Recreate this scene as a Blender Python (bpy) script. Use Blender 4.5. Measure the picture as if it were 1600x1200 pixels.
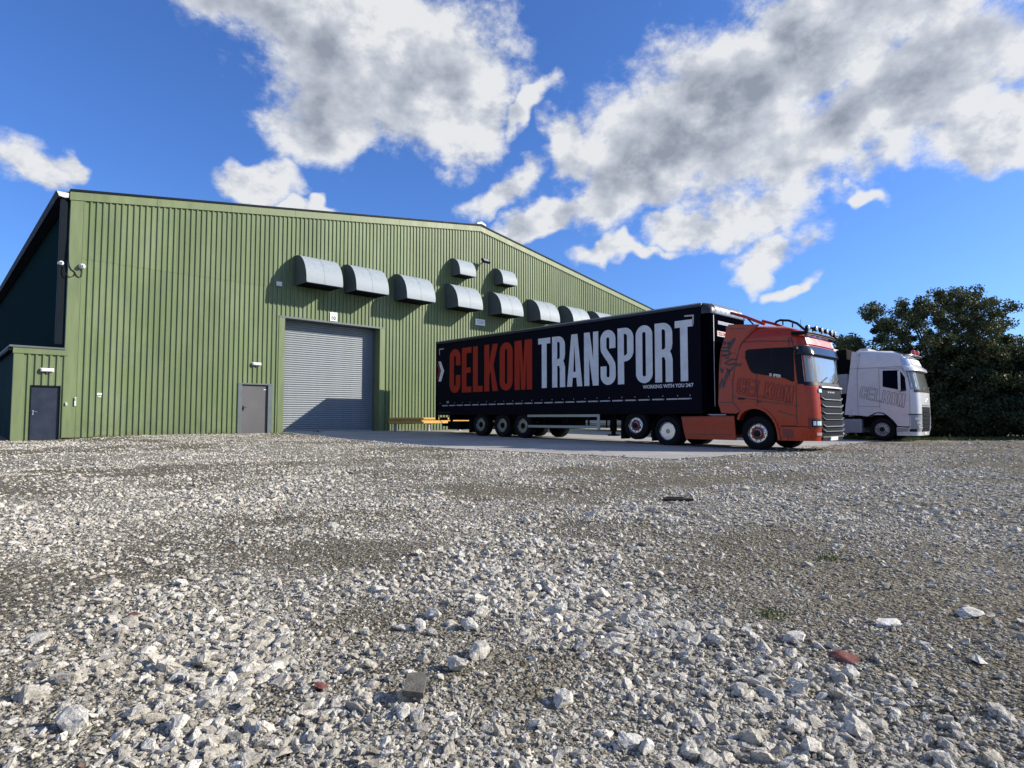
import bpy, bmesh, math, random
import numpy as np
from mathutils import Vector, Matrix
from mathutils.geometry import tessellate_polygon
from mathutils import noise as mnoise

random.seed(7)
RNG = np.random.default_rng(11)
for o in list(bpy.data.objects):
    bpy.data.objects.remove(o)
SC = bpy.context.scene
COL = SC.collection
R = math.radians

# ------------------------------------------------------------------ camera
CAM_Z = 0.95
YAW, PITCH = 43.83, 3.17
cam_data = bpy.data.cameras.new("camera")
cam_data.sensor_width = 36.0
cam_data.lens = 36.0 * 957 / 1600
cam_data.clip_end = 3000
cam = bpy.data.objects.new("camera", cam_data)
COL.objects.link(cam)
cam.location = (0, 0, CAM_Z)
cam.rotation_euler = (R(90 + PITCH), 0, R(-YAW))
SC.camera = cam

# ------------------------------------------------------------------ light
SUN_V = Vector((1.1, -1.0, 0.78)).normalized()          # towards the sun
SUN_EL = math.asin(SUN_V.z)
SUN_AZ = math.atan2(SUN_V.x, SUN_V.y)
SKY_STRENGTH = 0.090
sun_data = bpy.data.lights.new("sun", 'SUN')
sun_data.energy = 4.9
sun_data.angle = R(0.53)
sun_data.color = (1.0, 0.92, 0.79)
sun = bpy.data.objects.new("sun", sun_data)
COL.objects.link(sun)
sun.rotation_euler = (-SUN_V).to_track_quat('-Z', 'Y').to_euler()
sun.location = (0, 0, 60)
SC.view_settings.view_transform = 'Standard'
SC.view_settings.look = 'None'
SC.view_settings.exposure = 0.50
SC.view_settings.gamma = 1.0
SC.view_settings.use_curve_mapping = False
SC.cycles.max_bounces = 5; SC.cycles.diffuse_bounces = 3; SC.cycles.glossy_bounces = 3; SC.cycles.transmission_bounces = 3


# ------------------------------------------------------------------ node helpers
class NT:
    def __init__(s, tree):
        s.t = tree; s.n = tree.nodes; s.l = tree.links
    def add(s, typ, **kw):
        nd = s.n.new(typ)
        for k, v in kw.items():
            setattr(nd, k, v)
        return nd
    def put(s, sock, v):
        if v is None:
            return
        if isinstance(v, bpy.types.NodeSocket):
            s.l.new(v, sock)
        else:
            sock.default_value = v
    def math(s, op, a, b=None, c=None, clamp=False):
        nd = s.add('ShaderNodeMath', operation=op, use_clamp=clamp)
        for i, v in enumerate((a, b, c)):
            if v is not None:
                s.put(nd.inputs[i], v)
        return nd.outputs[0]
    def vmath(s, op, a, b=None):
        nd = s.add('ShaderNodeVectorMath', operation=op)
        s.put(nd.inputs[0], a)
        if b is not None:
            s.put(nd.inputs[1], b)
        return nd.outputs['Value'] if op in ('LENGTH', 'DOT_PRODUCT') else nd.outputs[0]
    def noise(s, vec, scale, detail=4, rough=0.55, dist=0.0):
        nd = s.add('ShaderNodeTexNoise')
        s.put(nd.inputs['Vector'], vec)
        s.put(nd.inputs['Scale'], scale); s.put(nd.inputs['Detail'], detail)
        s.put(nd.inputs['Roughness'], rough); s.put(nd.inputs['Distortion'], dist)
        return nd.outputs['Fac']
    def ramp(s, fac, stops, interp='LINEAR'):
        nd = s.add('ShaderNodeValToRGB')
        cr = nd.color_ramp; cr.interpolation = interp
        while len(cr.elements) < len(stops):
            cr.elements.new(0.5)
        for e, (p, c) in zip(cr.elements, stops):
            e.position = p
            e.color = c if len(c) == 4 else (*c, 1)
        s.put(nd.inputs[0], fac)
        return nd.outputs[0]
    def maprange(s, v, a, b, c=0.0, d=1.0, smooth=False):
        nd = s.add('ShaderNodeMapRange', interpolation_type='SMOOTHSTEP' if smooth else 'LINEAR')
        s.put(nd.inputs[0], v)
        for i, x in enumerate((a, b, c, d)):
            s.put(nd.inputs[i + 1], x)
        return nd.outputs[0]
    def mix(s, f, a, b, typ='MIX'):
        nd = s.add('ShaderNodeMix', data_type='RGBA', blend_type=typ)
        s.put(nd.inputs[0], f)
        s.put(nd.inputs[6], a if isinstance(a, bpy.types.NodeSocket) else (*a[:3], 1))
        s.put(nd.inputs[7], b if isinstance(b, bpy.types.NodeSocket) else (*b[:3], 1))
        return nd.outputs[2]


# pixel rays (1600 x 1200 survey of the photograph), used only to measure directions and planes
_f = 957.0
_a, _t = R(YAW), R(PITCH)
_F = Vector((math.sin(_a) * math.cos(_t), math.cos(_a) * math.cos(_t), math.sin(_t)))
_R = Vector((math.cos(_a), -math.sin(_a), 0)); _U = _R.cross(_F)
def ray(u, v):
    return (u - 800) * _R - (v - 600) * _U + _f * _F
def azel(u, v):
    r = ray(u, v).normalized()
    return math.degrees(math.atan2(r.x, r.y)), math.degrees(math.asin(r.z))
def on_y(u, v, Y):
    r = ray(u, v); p = r * (Y / r.y); p.z += CAM_Z; return p
def on_x(u, v, X):
    r = ray(u, v); p = r * (X / r.x); p.z += CAM_Z; return p


# ------------------------------------------------------------------ world: sky and clouds
def build_world():
    w = bpy.data.worlds.new("World"); SC.world = w; w.use_nodes = True
    w.cycles.sampling_method = 'MANUAL'; w.cycles.sample_map_resolution = 512
    t = NT(w.node_tree); t.n.clear()
    out = t.add('ShaderNodeOutputWorld')
    sky = t.add('ShaderNodeTexSky', sky_type='NISHITA')
    sky.sun_disc = False
    sky.sun_elevation = SUN_EL; sky.sun_rotation = SUN_AZ
    sky.air_density = 1.0; sky.dust_density = 0.8; sky.ozone_density = 3.5; sky.altitude = 50
    hs = t.add('ShaderNodeMix', data_type='RGBA', blend_type='MULTIPLY'); hs.inputs[0].default_value = 1.0
    hs.inputs[7].default_value = (.66, .98, 1.56, 1)      # the camera's vivid rendering of the blue
    t.l.new(sky.outputs[0], hs.inputs[6])
    bg = t.add('ShaderNodeBackground'); bg.inputs[1].default_value = SKY_STRENGTH
    t.l.new(hs.outputs[2], bg.inputs[0])
    tc = t.add('ShaderNodeTexCoord')
    d = t.vmath('NORMALIZE', tc.outputs['Generated'])
    sx = t.add('ShaderNodeSeparateXYZ'); t.l.new(d, sx.inputs[0])
    az = t.math('DEGREES', t.math('ARCTAN2', sx.outputs[0], sx.outputs[1]))
    el = t.math('DEGREES', t.math('ARCSINE', sx.outputs[2]))
    # warp so that cloud outlines billow
    def nv(scale, amp, off, det=3):
        nd = t.add('ShaderNodeTexNoise'); nd.inputs['Scale'].default_value = scale
        nd.inputs['Detail'].default_value = det; nd.inputs['Roughness'].default_value = 0.6
        t.l.new(t.vmath('ADD', d, (off, off * .7, 0)), nd.inputs['Vector'])
        s_ = t.vmath('SUBTRACT', nd.outputs['Color'], (.5, .5, .5))
        m_ = t.add('ShaderNodeVectorMath', operation='SCALE'); t.l.new(s_, m_.inputs[0]); m_.inputs['Scale'].default_value = amp
        return m_.outputs[0]
    cb = t.add('ShaderNodeCombineXYZ'); t.l.new(az, cb.inputs[0]); t.l.new(el, cb.inputs[1])
    p = t.vmath('ADD', t.vmath('ADD', cb.outputs[0], nv(5.0, 8.0, 3.1)), nv(17.0, 3.6, 9.3, 2))
    p = t.vmath('MULTIPLY', p, (1, 1, 0))
    def blob(u, v, a, b, rot=0):
        c = azel(u, v); ax = azel(u + 20, v); ay = azel(u, v - 20)
        kx = math.hypot(ax[0] - c[0], ax[1] - c[1]) / 20; ky = abs(ay[1] - c[1]) / 20
        mp = t.add('ShaderNodeMapping', vector_type='TEXTURE')
        mp.inputs['Location'].default_value = (c[0], c[1], 0)
        mp.inputs['Rotation'].default_value = (0, 0, R(rot))
        mp.inputs['Scale'].default_value = (a * kx, b * ky, 1)
        t.l.new(p, mp.inputs['Vector'])
        return t.math('SUBTRACT', 1.0, t.vmath('LENGTH', mp.outputs[0]))
    def union(lst, k=0.18):
        r = lst[0]
        for x in lst[1:]:
            r = t.math('SMOOTH_MAX', r, x, k)
        return r
    solid = [(420, -10, 270, 95, -14), (585, 55, 255, 175, -10), (640, 140, 195, 130, 0), (520, 205, 140, 72, -8), (740, 175, 70, 100, 0),
             (1300, 30, 430, 130, 6), (1090, 190, 240, 150, 22), (1000, 285, 150, 72, 20), (1360, 190, 330, 110, 8), (1545, 215, 110, 70, 0), (1150, 325, 140, 50, 8), (1440, 110, 260, 110, 8), (1290, 115, 190, 90, 5)]
    light = [(35, 243, 95, 52, -8), (112, 240, 40, 24, 0), (408, 276, 84, 36, 0), (485, 318, 45, 15, 0),
             (822, 172, 70, 30, 42), (893, 225, 44, 66, 8), (790, 285, 95, 36, 30), (835, 345, 68, 36, 12),
             (975, 390, 105, 24, 5), (1045, 350, 90, 34, 15), (1205, 378, 85, 40, 10), (1180, 408, 44, 36, 0),
             (1250, 436, 54, 20, 5), (1362, 297, 42, 17, 0), (1595, 155, 26, 22, 0)]
    fs = union([blob(*b) for b in solid]); fl = union([blob(*b) for b in light], 0.1)
    field = t.math('SMOOTH_MAX', fs, fl, 0.1)
    # elsewhere in the sky: the same kind of broken cumulus, from a broad noise
    broad = t.maprange(t.noise(t.vmath('ADD', d, (4.7, 1.3, 2.2)), 2.3, 3, .5), .38, .66, -.9, .8)
    da = t.math('ABSOLUTE', t.math('SUBTRACT', az, 43.8))
    inside = t.math('MULTIPLY', t.maprange(da, 44, 60, 1, 0, True), t.maprange(el, 34, 46, 1, 0, True))
    field = t.math('ADD', t.math('MULTIPLY', field, inside), t.math('MULTIPLY', broad, t.math('SUBTRACT', 1.0, inside)))
    # flatten low on the horizon
    fb = t.noise(t.vmath('MULTIPLY', d, (1, 1, 1.4)), 8.5, 7, .66)
    dens = t.math('MULTIPLY_ADD', t.math('SUBTRACT', fb, .5), 1.75, field)
    alpha = t.maprange(dens, -.02, .46, 0, 1, True)
    # tone: thin edges white, thick middles grey
    grey = union([blob(1110, 190, 210, 110, 18), blob(990, 275, 140, 60, 20), blob(1340, 185, 260, 52, 12), blob(1230, 90, 220, 60, 8),
                  blob(1560, 40, 160, 60, 0), blob(500, 140, 170, 90, -15), blob(410, 20, 200, 60, -15), blob(690, 100, 90, 40, 20)], .3)
    # relief: where the cloud thickens towards the sun the near side falls into its own shade
    tow = tuple(SUN_V * .030)
    fbs = t.noise(t.vmath('MULTIPLY', t.vmath('ADD', d, tow), (1, 1, 1.4)), 8.5, 5, .60)
    fbn = t.noise(t.vmath('MULTIPLY', d, (1, 1, 1.4)), 8.5, 5, .60)
    relief = t.math('MULTIPLY', t.math('SUBTRACT', fbs, fbn), 3.2)
    gsoft = t.maprange(t.math('ADD', grey, t.math('MULTIPLY', t.math('SUBTRACT', fbn, .5), .9)), -.55, .9, 0, 1, True)
    thick = t.maprange(dens, .05, .9, 0, 1, True)
    outer = t.math('MULTIPLY', thick, t.math('SUBTRACT', 1.0, inside))
    g = t.math('MAXIMUM', t.math('MULTIPLY', gsoft, thick), t.math('MULTIPLY', outer, .6))
    g = t.math('ADD', t.math('MULTIPLY', g, .82), t.math('ADD', relief, .03), clamp=True)
    col = t.ramp(g, [(0.0, (.95, .965, .985)), (.30, (.70, .74, .81)), (.70, (.49, .535, .62)), (1.0, (.34, .38, .455))])
    bgc = t.add('ShaderNodeBackground'); t.l.new(col, bgc.inputs[0]); bgc.inputs[1].default_value = 0.61
    mx = t.add('ShaderNodeMixShader')
    t.l.new(t.math('MULTIPLY', alpha, .97), mx.inputs[0]); t.l.new(bg.outputs[0], mx.inputs[1]); t.l.new(bgc.outputs[0], mx.inputs[2])
    t.l.new(mx.outputs[0], out.inputs[0])
build_world()


# ------------------------------------------------------------------ materials
MATS = {}
def mat(name, col, rough=.5, metal=0.0, spec=.5, coat=0.0, vary=0.0, vscale=3.0, bump=0.0, bscale=40.0, grime=0.0, stretch=(1, 1, 1), grime_col=(.05, .045, .035)):
    m = bpy.data.materials.new(name); m.use_nodes = True
    t = NT(m.node_tree); b = t.n['Principled BSDF']
    b.inputs['Base Color'].default_value = (*col, 1)
    b.inputs['Roughness'].default_value = rough; b.inputs['Metallic'].default_value = metal
    b.inputs['Specular IOR Level'].default_value = spec
    b.inputs['Coat Weight'].default_value = coat; b.inputs['Coat Roughness'].default_value = .04
    tc = t.add('ShaderNodeTexCoord')
    vec = tc.outputs['Object']
    if stretch != (1, 1, 1):
        vec = t.vmath('MULTIPLY', vec, stretch)
    c = None
    if vary > 0:
        n1 = t.noise(vec, vscale, 6, .6)
        lo = tuple(x * (1 - vary) for x in col); hi = tuple(min(1, x * (1 + vary)) for x in col)
        c = t.mix(t.maprange(n1, .3, .7), lo, hi)
        t.l.new(t.maprange(n1, .25, .75, max(0, rough - .1), min(1, rough + .1)), b.inputs['Roughness'])
    if grime > 0:
        n2 = t.noise(t.vmath('ADD', vec, (3, 7, 1)), vscale * 2.3, 7, .65)
        f = t.math('MULTIPLY', t.maprange(n2, .48, .75, 0, 1, True), grime)
        c = t.mix(f, c if c is not None else col, grime_col)
    if c is not None:
        t.l.new(c, b.inputs['Base Color'])
    if bump > 0:
        bp = t.add('ShaderNodeBump'); bp.inputs['Strength'].default_value = bump; bp.inputs['Distance'].default_value = .02
        t.l.new(t.noise(vec, bscale, 5, .6), bp.inputs['Height']); t.l.new(bp.outputs[0], b.inputs['Normal'])
    MATS[name] = m
    return m

def emit_none():
    pass

# cladding: weathered green coated steel, rain streaks run down the sheet
def cladding_mat():
    m = bpy.data.materials.new("green_cladding"); m.use_nodes = True; MATS["green"] = m
    t = NT(m.node_tree); b = t.n['Principled BSDF']
    geo = t.add('ShaderNodeNewGeometry'); pos = geo.outputs['Position']
    oi = t.add('ShaderNodeObjectInfo')
    base = t.mix(t.noise(pos, .35, 4, .5), (.130, .180, .078), (.162, .215, .096))
    streak = t.noise(t.vmath('MULTIPLY', pos, (5, 5, .22)), 1.6, 6, .65)
    base = t.mix(t.maprange(streak, .42, .75, 0, .65), base, (.092, .128, .062))
    fade = t.noise(t.vmath('MULTIPLY', pos, (1.2, 1.2, .5)), .9, 5, .6)
    base = t.mix(t.maprange(fade, .45, .75, 0, .55), base, (.215, .255, .150))
    spz = t.add('ShaderNodeSeparateXYZ'); t.l.new(pos, spz.inputs[0])
    splash = t.math('MULTIPLY', t.maprange(spz.outputs[2], .25, 1.5, 1, 0, True), t.maprange(t.noise(t.vmath('MULTIPLY', pos, (1, 1, .6)), 3.5, 6, .7), .42, .7, 0, .75))
    base = t.mix(splash, base, (.105, .100, .065))
    hv = t.add('ShaderNodeHueSaturation'); t.l.new(base, hv.inputs['Color'])
    t.l.new(t.maprange(oi.outputs['Random'], 0, 1, .89, 1.08), hv.inputs['Value'])
    t.l.new(hv.outputs[0], b.inputs['Base Color'])
    b.inputs['Roughness'].default_value = .5; b.inputs['Specular IOR Level'].default_value = .35
    bp = t.add('ShaderNodeBump'); bp.inputs['Strength'].default_value = .15; bp.inputs['Distance'].default_value = .03
    t.l.new(t.noise(pos, 3.0, 3, .5), bp.inputs['Height']); t.l.new(bp.outputs[0], b.inputs['Normal'])
cladding_mat()
mat('green_flash', (.150, .195, .085), .5, vary=.15, vscale=1.5, grime=.35, stretch=(2, 2, .3), grime_col=(.09, .11, .06))
mat('green_shaded', (.004, .026, .031), .8, spec=.04, vary=.2, vscale=.6)  # cladding green taken down to dark teal: side wall's shade is in the colour
mat('roof_grey', (.10, .115, .12), .6, vary=.2, vscale=.5)
mat('trim_dark', (.006, .010, .016), .6, spec=.12, vary=.2)
mat('zinc', (.29, .335, .365), .58, metal=.0, spec=.35, vary=.10, vscale=6, grime=.35, grime_col=(.24, .28, .305), bump=.05, bscale=15)
mat('zinc_shaded', (.085, .105, .120), .65, spec=.2, vary=.12, vscale=4)  # zinc darkened, hood flanks' shade put into the colour; wall flange shares it
mat('shutter', (.245, .275, .295), .5, metal=.1, vary=.10, vscale=1.2, grime=.25, grime_col=(.16, .18, .20))
mat('door_grey', (.095, .095, .100), .5, vary=.12, vscale=1.0)
mat('frame_grey', (.10, .125, .135), .5, vary=.1)
mat('door_navy', (.012, .020, .040), .45, vary=.15)
mat('steel', (.55, .55, .56), .3, metal=.9)
mat('white_plastic', (.75, .76, .77), .45)
mat('sign_white', (.80, .82, .82), .5)
mat('ink', (.05, .05, .055), .6)
mat('grey_ink', (.30, .28, .28), .6)
mat('pvc_pale', (.62, .62, .60), .5, vary=.1)
mat('yellow_steel', (.60, .37, .10), .5, vary=.12, vscale=4, grime=.4, grime_col=(.32, .20, .07))
mat('galv', (.34, .36, .37), .45, metal=.5, vary=.15, vscale=5)
mat('black_plastic', (.007, .007, .010), .55, spec=.25)
mat('rubber', (.007, .007, .009), .85, spec=.2, vary=.3, vscale=12, grime=.25, grime_col=(.03, .028, .026))
mat('chassis', (.004, .004, .006), .8, spec=.1)
mat('curtain', (.0030, .0030, .0100), .55, spec=.06, bump=.12, bscale=1.6)
mat('curtain_rail', (.030, .034, .045), .35, metal=.4)
mat('print_red', (.36, .028, .014), .6, spec=.15, vary=.1, vscale=1.5)
mat('print_white', (.68, .71, .76), .6, spec=.2, vary=.10, vscale=2.5, grime=.30, grime_col=(.44, .47, .52))
mat('headboard_black', (.0015, .0015, .004), .9, spec=.0)
mat('reflex', (.42, .42, .45), .5)
mat('silver', (.34, .36, .38), .4, metal=.6)
mat('chrome', (.56, .57, .60), .14, metal=1.0)
mat('alloy', (.26, .275, .30), .32, metal=.9, vary=.15, vscale=9)
mat('orange_paint', (.37, .029, .004), .25, spec=.35, coat=.28, vary=.05, vscale=2)
mat('orange_dark', (.16, .014, .009), .4, coat=.1)
mat('red_line', (.13, .014, .016), .5)
mat('glass_dark', (.003, .006, .016), .06, spec=.10)
mat('visor_smoke', (.016, .020, .028), .12, spec=.45)
mat('windscreen', (.17, .19, .185), .02, spec=1.0, coat=1.0)  # pale base puts reflected cloud and trees into the glass colour
mat('grille_black', (.006, .009, .014), .6, spec=.10)
mat('lamp_glass', (.70, .72, .75), .08, metal=.6, coat=1.0)
mat('sign_red', (.62, .20, .17), .35, vary=.15, vscale=5)
mat('white_paint', (.66, .67, .70), .3, coat=.6, vary=.03, vscale=2, grime=.10, grime_col=(.42, .42, .42))
mat('white_body', (.68, .69, .71), .4, vary=.03, vscale=1.5, grime=.15, grime_col=(.40, .40, .40))
mat('grey_line', (.20, .21, .235), .5)
mat('grey_panel', (.30, .32, .36), .4, metal=.3)
mat('fridge_grey', (.36, .39, .41), .5)
mat('beacon_red', (.75, .05, .03), .2, coat=1.0)
mat('red_part', (.22, .018, .022), .4)
mat('plate_white', (.75, .76, .74), .4)
mat('bark', (.055, .042, .032), .9, bump=.5, bscale=12)
mat('moss', (.030, .045, .018), .95, bump=.4, bscale=60)


def leaf_mat(name, c1, c2, c3):
    m = bpy.data.materials.new(name); m.use_nodes = True; MATS[name] = m
    t = NT(m.node_tree); b = t.n['Principled BSDF']
    geo = t.add('ShaderNodeNewGeometry')
    c = t.ramp(geo.outputs['Random Per Island'], [(0, c1), (.6, c2), (1, c3)])
    t.l.new(c, b.inputs['Base Color']); b.inputs['Roughness'].default_value = .6
    b.inputs['Specular IOR Level'].default_value = .3
    tr = t.add('ShaderNodeBsdfTranslucent'); t.l.new(c, tr.inputs[0])
    mx = t.add('ShaderNodeMixShader'); mx.inputs[0].default_value = .22
    t.l.new(b.outputs[0], mx.inputs[1]); t.l.new(tr.outputs[0], mx.inputs[2])
    t.l.new(mx.outputs[0], t.n['Material Output'].inputs[0])
leaf_mat('leaf_oak', (.034, .056, .024), (.060, .084, .034), (.120, .105, .045))
leaf_mat('leaf_hedge', (.012, .026, .016), (.026, .046, .022), (.055, .066, .028))
leaf_mat('leaf_pale', (.040, .055, .025), (.060, .075, .032), (.09, .085, .045))
leaf_mat('grass_blade', (.050, .095, .022), (.075, .120, .032), (.12, .125, .05))


def ground_mat():
    m = bpy.data.materials.new("gravel_ground"); m.use_nodes = True; MATS['ground'] = m
    t = NT(m.node_tree); b = t.n['Principled BSDF']
    geo = t.add('ShaderNodeNewGeometry'); pos = t.vmath('MULTIPLY', geo.outputs['Position'], (1, 1, 0))
    at = t.add('ShaderNodeAttribute', attribute_name='dirt'); dirt = at.outputs['Fac']
    vo = t.add('ShaderNodeTexVoronoi'); vo.inputs['Scale'].default_value = 34; t.l.new(pos, vo.inputs['Vector'])
    vo2 = t.add('ShaderNodeTexVoronoi'); vo2.inputs['Scale'].default_value = 85; t.l.new(pos, vo2.inputs['Vector'])
    sep = t.add('ShaderNodeSeparateColor'); t.l.new(vo.outputs['Color'], sep.inputs[0])
    sep2 = t.add('ShaderNodeSeparateColor'); t.l.new(vo2.outputs['Color'], sep2.inputs[0])
    stone = t.ramp(sep.outputs[0], [(0, (.085, .074, .052)), (.35, (.20, .183, .145)), (.8, (.37, .35, .30)), (1, (.54, .515, .455))])
    grit = t.ramp(sep2.outputs[0], [(0, (.055, .046, .028)), (.5, (.135, .116, .078)), (1, (.27, .245, .185))])
    f = t.math('ADD', dirt, t.math('MULTIPLY', t.math('SUBTRACT', sep.outputs[1], .5), .8), clamp=True)
    c = t.mix(f, stone, grit)
    br = t.noise(pos, .45, 5, .6)
    c = t.mix(t.math('MULTIPLY', t.maprange(br, .48, .72, 0, 1, True), t.math('MULTIPLY_ADD', dirt, .5, .15)), c, (.085, .070, .036))
    fine = t.noise(pos, 160, 3, .6)
    c = t.mix(.45, c, t.ramp(fine, [(.3, (.35, .35, .35)), (.7, (.72, .72, .72))]), 'OVERLAY')
    t.l.new(c, b.inputs['Base Color']); b.inputs['Roughness'].default_value = .92; b.inputs['Specular IOR Level'].default_value = .2
    h = t.math('ADD', t.math('MULTIPLY', vo.outputs['Distance'], -1.0), t.math('MULTIPLY', vo2.outputs['Distance'], -.45))
    h = t.math('ADD', h, t.math('MULTIPLY', t.noise(pos, 9, 6, .6), .8))
    bp = t.add('ShaderNodeBump'); bp.inputs['Strength'].default_value = .9; bp.inputs['Distance'].default_value = .03
    t.l.new(h, bp.inputs['Height']); t.l.new(bp.outputs[0], b.inputs['Normal'])
ground_mat()


def stone_mat(name, stops, inst=True):
    m = bpy.data.materials.new(name); m.use_nodes = True; MATS[name] = m
    t = NT(m.node_tree); b = t.n['Principled BSDF']
    tc = t.add('ShaderNodeTexCoord'); geo = t.add('ShaderNodeNewGeometry'); pos = geo.outputs['Position']
    if inst:
        at = t.add('ShaderNodeAttribute', attribute_name='tint'); at.attribute_type = 'INSTANCER'; f = at.outputs['Fac']
    else:
        oi = t.add('ShaderNodeObjectInfo'); f = oi.outputs['Random']
    c = t.ramp(f, stops)
    n1 = t.noise(pos, 38, 6, .65)
    c = t.mix(.75, c, t.ramp(n1, [(.28, (.22, .22, .22)), (.5, (.52, .52, .51)), (.72, (.80, .80, .80))]), 'OVERLAY')
    n2 = t.noise(pos, 140, 3, .6)
    c = t.mix(t.maprange(n2, .52, .68, 0, .75), c, (.11, .10, .082))
    t.l.new(c, b.inputs['Base Color']); b.inputs['Roughness'].default_value = .9; b.inputs['Specular IOR Level'].default_value = .25
    bp = t.add('ShaderNodeBump'); bp.inputs['Strength'].default_value = .8; bp.inputs['Distance'].default_value = .007
    t.l.new(t.noise(pos, 110, 6, .7), bp.inputs['Height']); t.l.new(bp.outputs[0], b.inputs['Normal'])
stone_mat('crushed_stone', [(0, (.16, .145, .112)), (.25, (.34, .314, .260)), (.6, (.50, .468, .400)), (.93, (.62, .588, .515)), (.955, (.46, .43, .35)), (.965, (.20, .105, .085)), (1, (.18, .13, .10))])
stone_mat('pale_stone', [(0, (.46, .44, .39)), (1, (.60, .58, .525))], False)
stone_mat('dark_stone', [(0, (.13, .125, .105)), (1, (.16, .15, .13))], False)
stone_mat('brick_red', [(0, (.17, .060, .052)), (1, (.20, .072, .06))], False)


def concrete_mat():
    m = bpy.data.materials.new("apron_concrete"); m.use_nodes = True; MATS['apron'] = m
    t = NT(m.node_tree); b = t.n['Principled BSDF']
    geo = t.add('ShaderNodeNewGeometry'); pos = t.vmath('MULTIPLY', geo.outputs['Position'], (1, 1, 0))
    c = t.ramp(t.noise(pos, .5, 8, .65), [(.25, (.25, .24, .225)), (.55, (.35, .34, .32)), (.8, (.43, .42, .40))])
    c = t.mix(t.maprange(t.noise(pos, 1.7, 6, .7), .55, .75, 0, .6), c, (.17, .16, .145))
    c = t.mix(.4, c, t.ramp(t.noise(pos, 70, 3, .6), [(.3, (.35, .35, .35)), (.7, (.7, .7, .7))]), 'OVERLAY')
    t.l.new(c, b.inputs['Base Color']); b.inputs['Roughness'].default_value = .85
    bp = t.add('ShaderNodeBump'); bp.inputs['Strength'].default_value = .3; bp.inputs['Distance'].default_value = .01
    t.l.new(t.noise(pos, 60, 4, .6), bp.inputs['Height']); t.l.new(bp.outputs[0], b.inputs['Normal'])
concrete_mat()


# ------------------------------------------------------------------ mesh helpers
class MB:
    def __init__(s):
        s.v = []; s.f = []
    def add(s, vs, fs):
        o = len(s.v); s.v += [tuple(p) for p in vs]; s.f += [tuple(i + o for i in f) for f in fs]; return s
    def box(s, x0, x1, y0, y1, z0, z1, c=0.0):
        if c <= 0:
            vs = [(x, y, z) for z in (z0, z1) for y in (y0, y1) for x in (x0, x1)]
            fs = [(0, 2, 3, 1), (4, 5, 7, 6), (0, 1, 5, 4), (2, 6, 7, 3), (0, 4, 6, 2), (1, 3, 7, 5)]
            return s.add(vs, fs)
        bm = bmesh.new(); bmesh.ops.create_cube(bm, size=1)
        for v in bm.verts:
            v.co = Vector((x0 + (v.co.x + .5) * (x1 - x0), y0 + (v.co.y + .5) * (y1 - y0), z0 + (v.co.z + .5) * (z1 - z0)))
        bmesh.ops.bevel(bm, geom=list(bm.edges), offset=c, segments=2, affect='EDGES', profile=.6)
        bm.verts.index_update()
        s.add([v.co[:] for v in bm.verts], [[v.index for v in f.verts] for f in bm.faces]); bm.free(); return s
    def poly(s, loops, fn):
        """flat polygon with holes; loops of 2D points, fn maps (a, b) to 3D"""
        tri = tessellate_polygon([[Vector((a, b, 0)) for a, b in lp] for lp in loops])
        flat = [p for lp in loops for p in lp]
        return s.add([fn(*p) for p in flat], tri)
    def prism(s, poly, fn0, fn1):
        n = len(poly)
        tri = tessellate_polygon([[Vector((a, b, 0)) for a, b in poly]])
        vs = [fn0(*p) for p in poly] + [fn1(*p) for p in poly]
        fs = [tuple(t) for t in tri] + [tuple(i + n for i in reversed(t)) for t in tri]
        fs += [(i, (i + 1) % n, n + (i + 1) % n, n + i) for i in range(n)]
        return s.add(vs, fs)
    def loft(s, rings, cap0=True, cap1=True, closed=True):
        n = len(rings[0]); vs = [p for r in rings for p in r]; fs = []
        for k in range(len(rings) - 1):
            for i in range(n if closed else n - 1):
                j = (i + 1) % n
                fs.append((k * n + i, k * n + j, (k + 1) * n + j, (k + 1) * n + i))
        if cap0: fs.append(tuple(reversed(range(n))))
        if cap1: fs.append(tuple(range((len(rings) - 1) * n, len(rings) * n)))
        return s.add(vs, fs)
    def lathe(s, prof, n=32, axis='X', c=(0, 0, 0), closed=False):
        rings = []
        for a, r in prof:
            ring = []
            for i in range(n):
                t = 2 * math.pi * i / n
                p = (a, r * math.cos(t), r * math.sin(t))
                if axis == 'Z': p = (p[1], p[2], p[0])
                if axis == 'Y': p = (p[1], p[0], p[2])
                ring.append((p[0] + c[0], p[1] + c[1], p[2] + c[2]))
            rings.append(ring)
        return s.loft(rings, not closed, not closed)
    def tube(s, pts, r, n=8, r1=None):
        pts = [Vector(p) for p in pts]; rings = []
        up = Vector((0, 0, 1))
        for i, p in enumerate(pts):
            d = (pts[min(i + 1, len(pts) - 1)] - pts[max(i - 1, 0)]).normalized()
            a = d.cross(up)
            if a.length < .05: a = d.cross(Vector((0, 1, 0)))
            a.normalize(); b = a.cross(d)
            rr = r if r1 is None else r + (r1 - r) * i / max(1, len(pts) - 1)
            rings.append([tuple(p + a * rr * math.cos(2 * math.pi * k / n) + b * rr * math.sin(2 * math.pi * k / n)) for k in range(n)])
        return s.loft(rings)
    def build(s, name, m, parent=None, smooth=None, loc=None):
        me = bpy.data.meshes.new(name); me.from_pydata(s.v, [], s.f)
        bm = bmesh.new(); bm.from_mesh(me); bmesh.ops.recalc_face_normals(bm, faces=bm.faces)
        if smooth is not None:
            for f in bm.faces: f.smooth = True
            for e in bm.edges:
                if len(e.link_faces) == 2 and e.calc_face_angle(0) > R(smooth): e.smooth = False
        bm.to_mesh(me); bm.free()
        return link(name, me, m, parent, loc)

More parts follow.
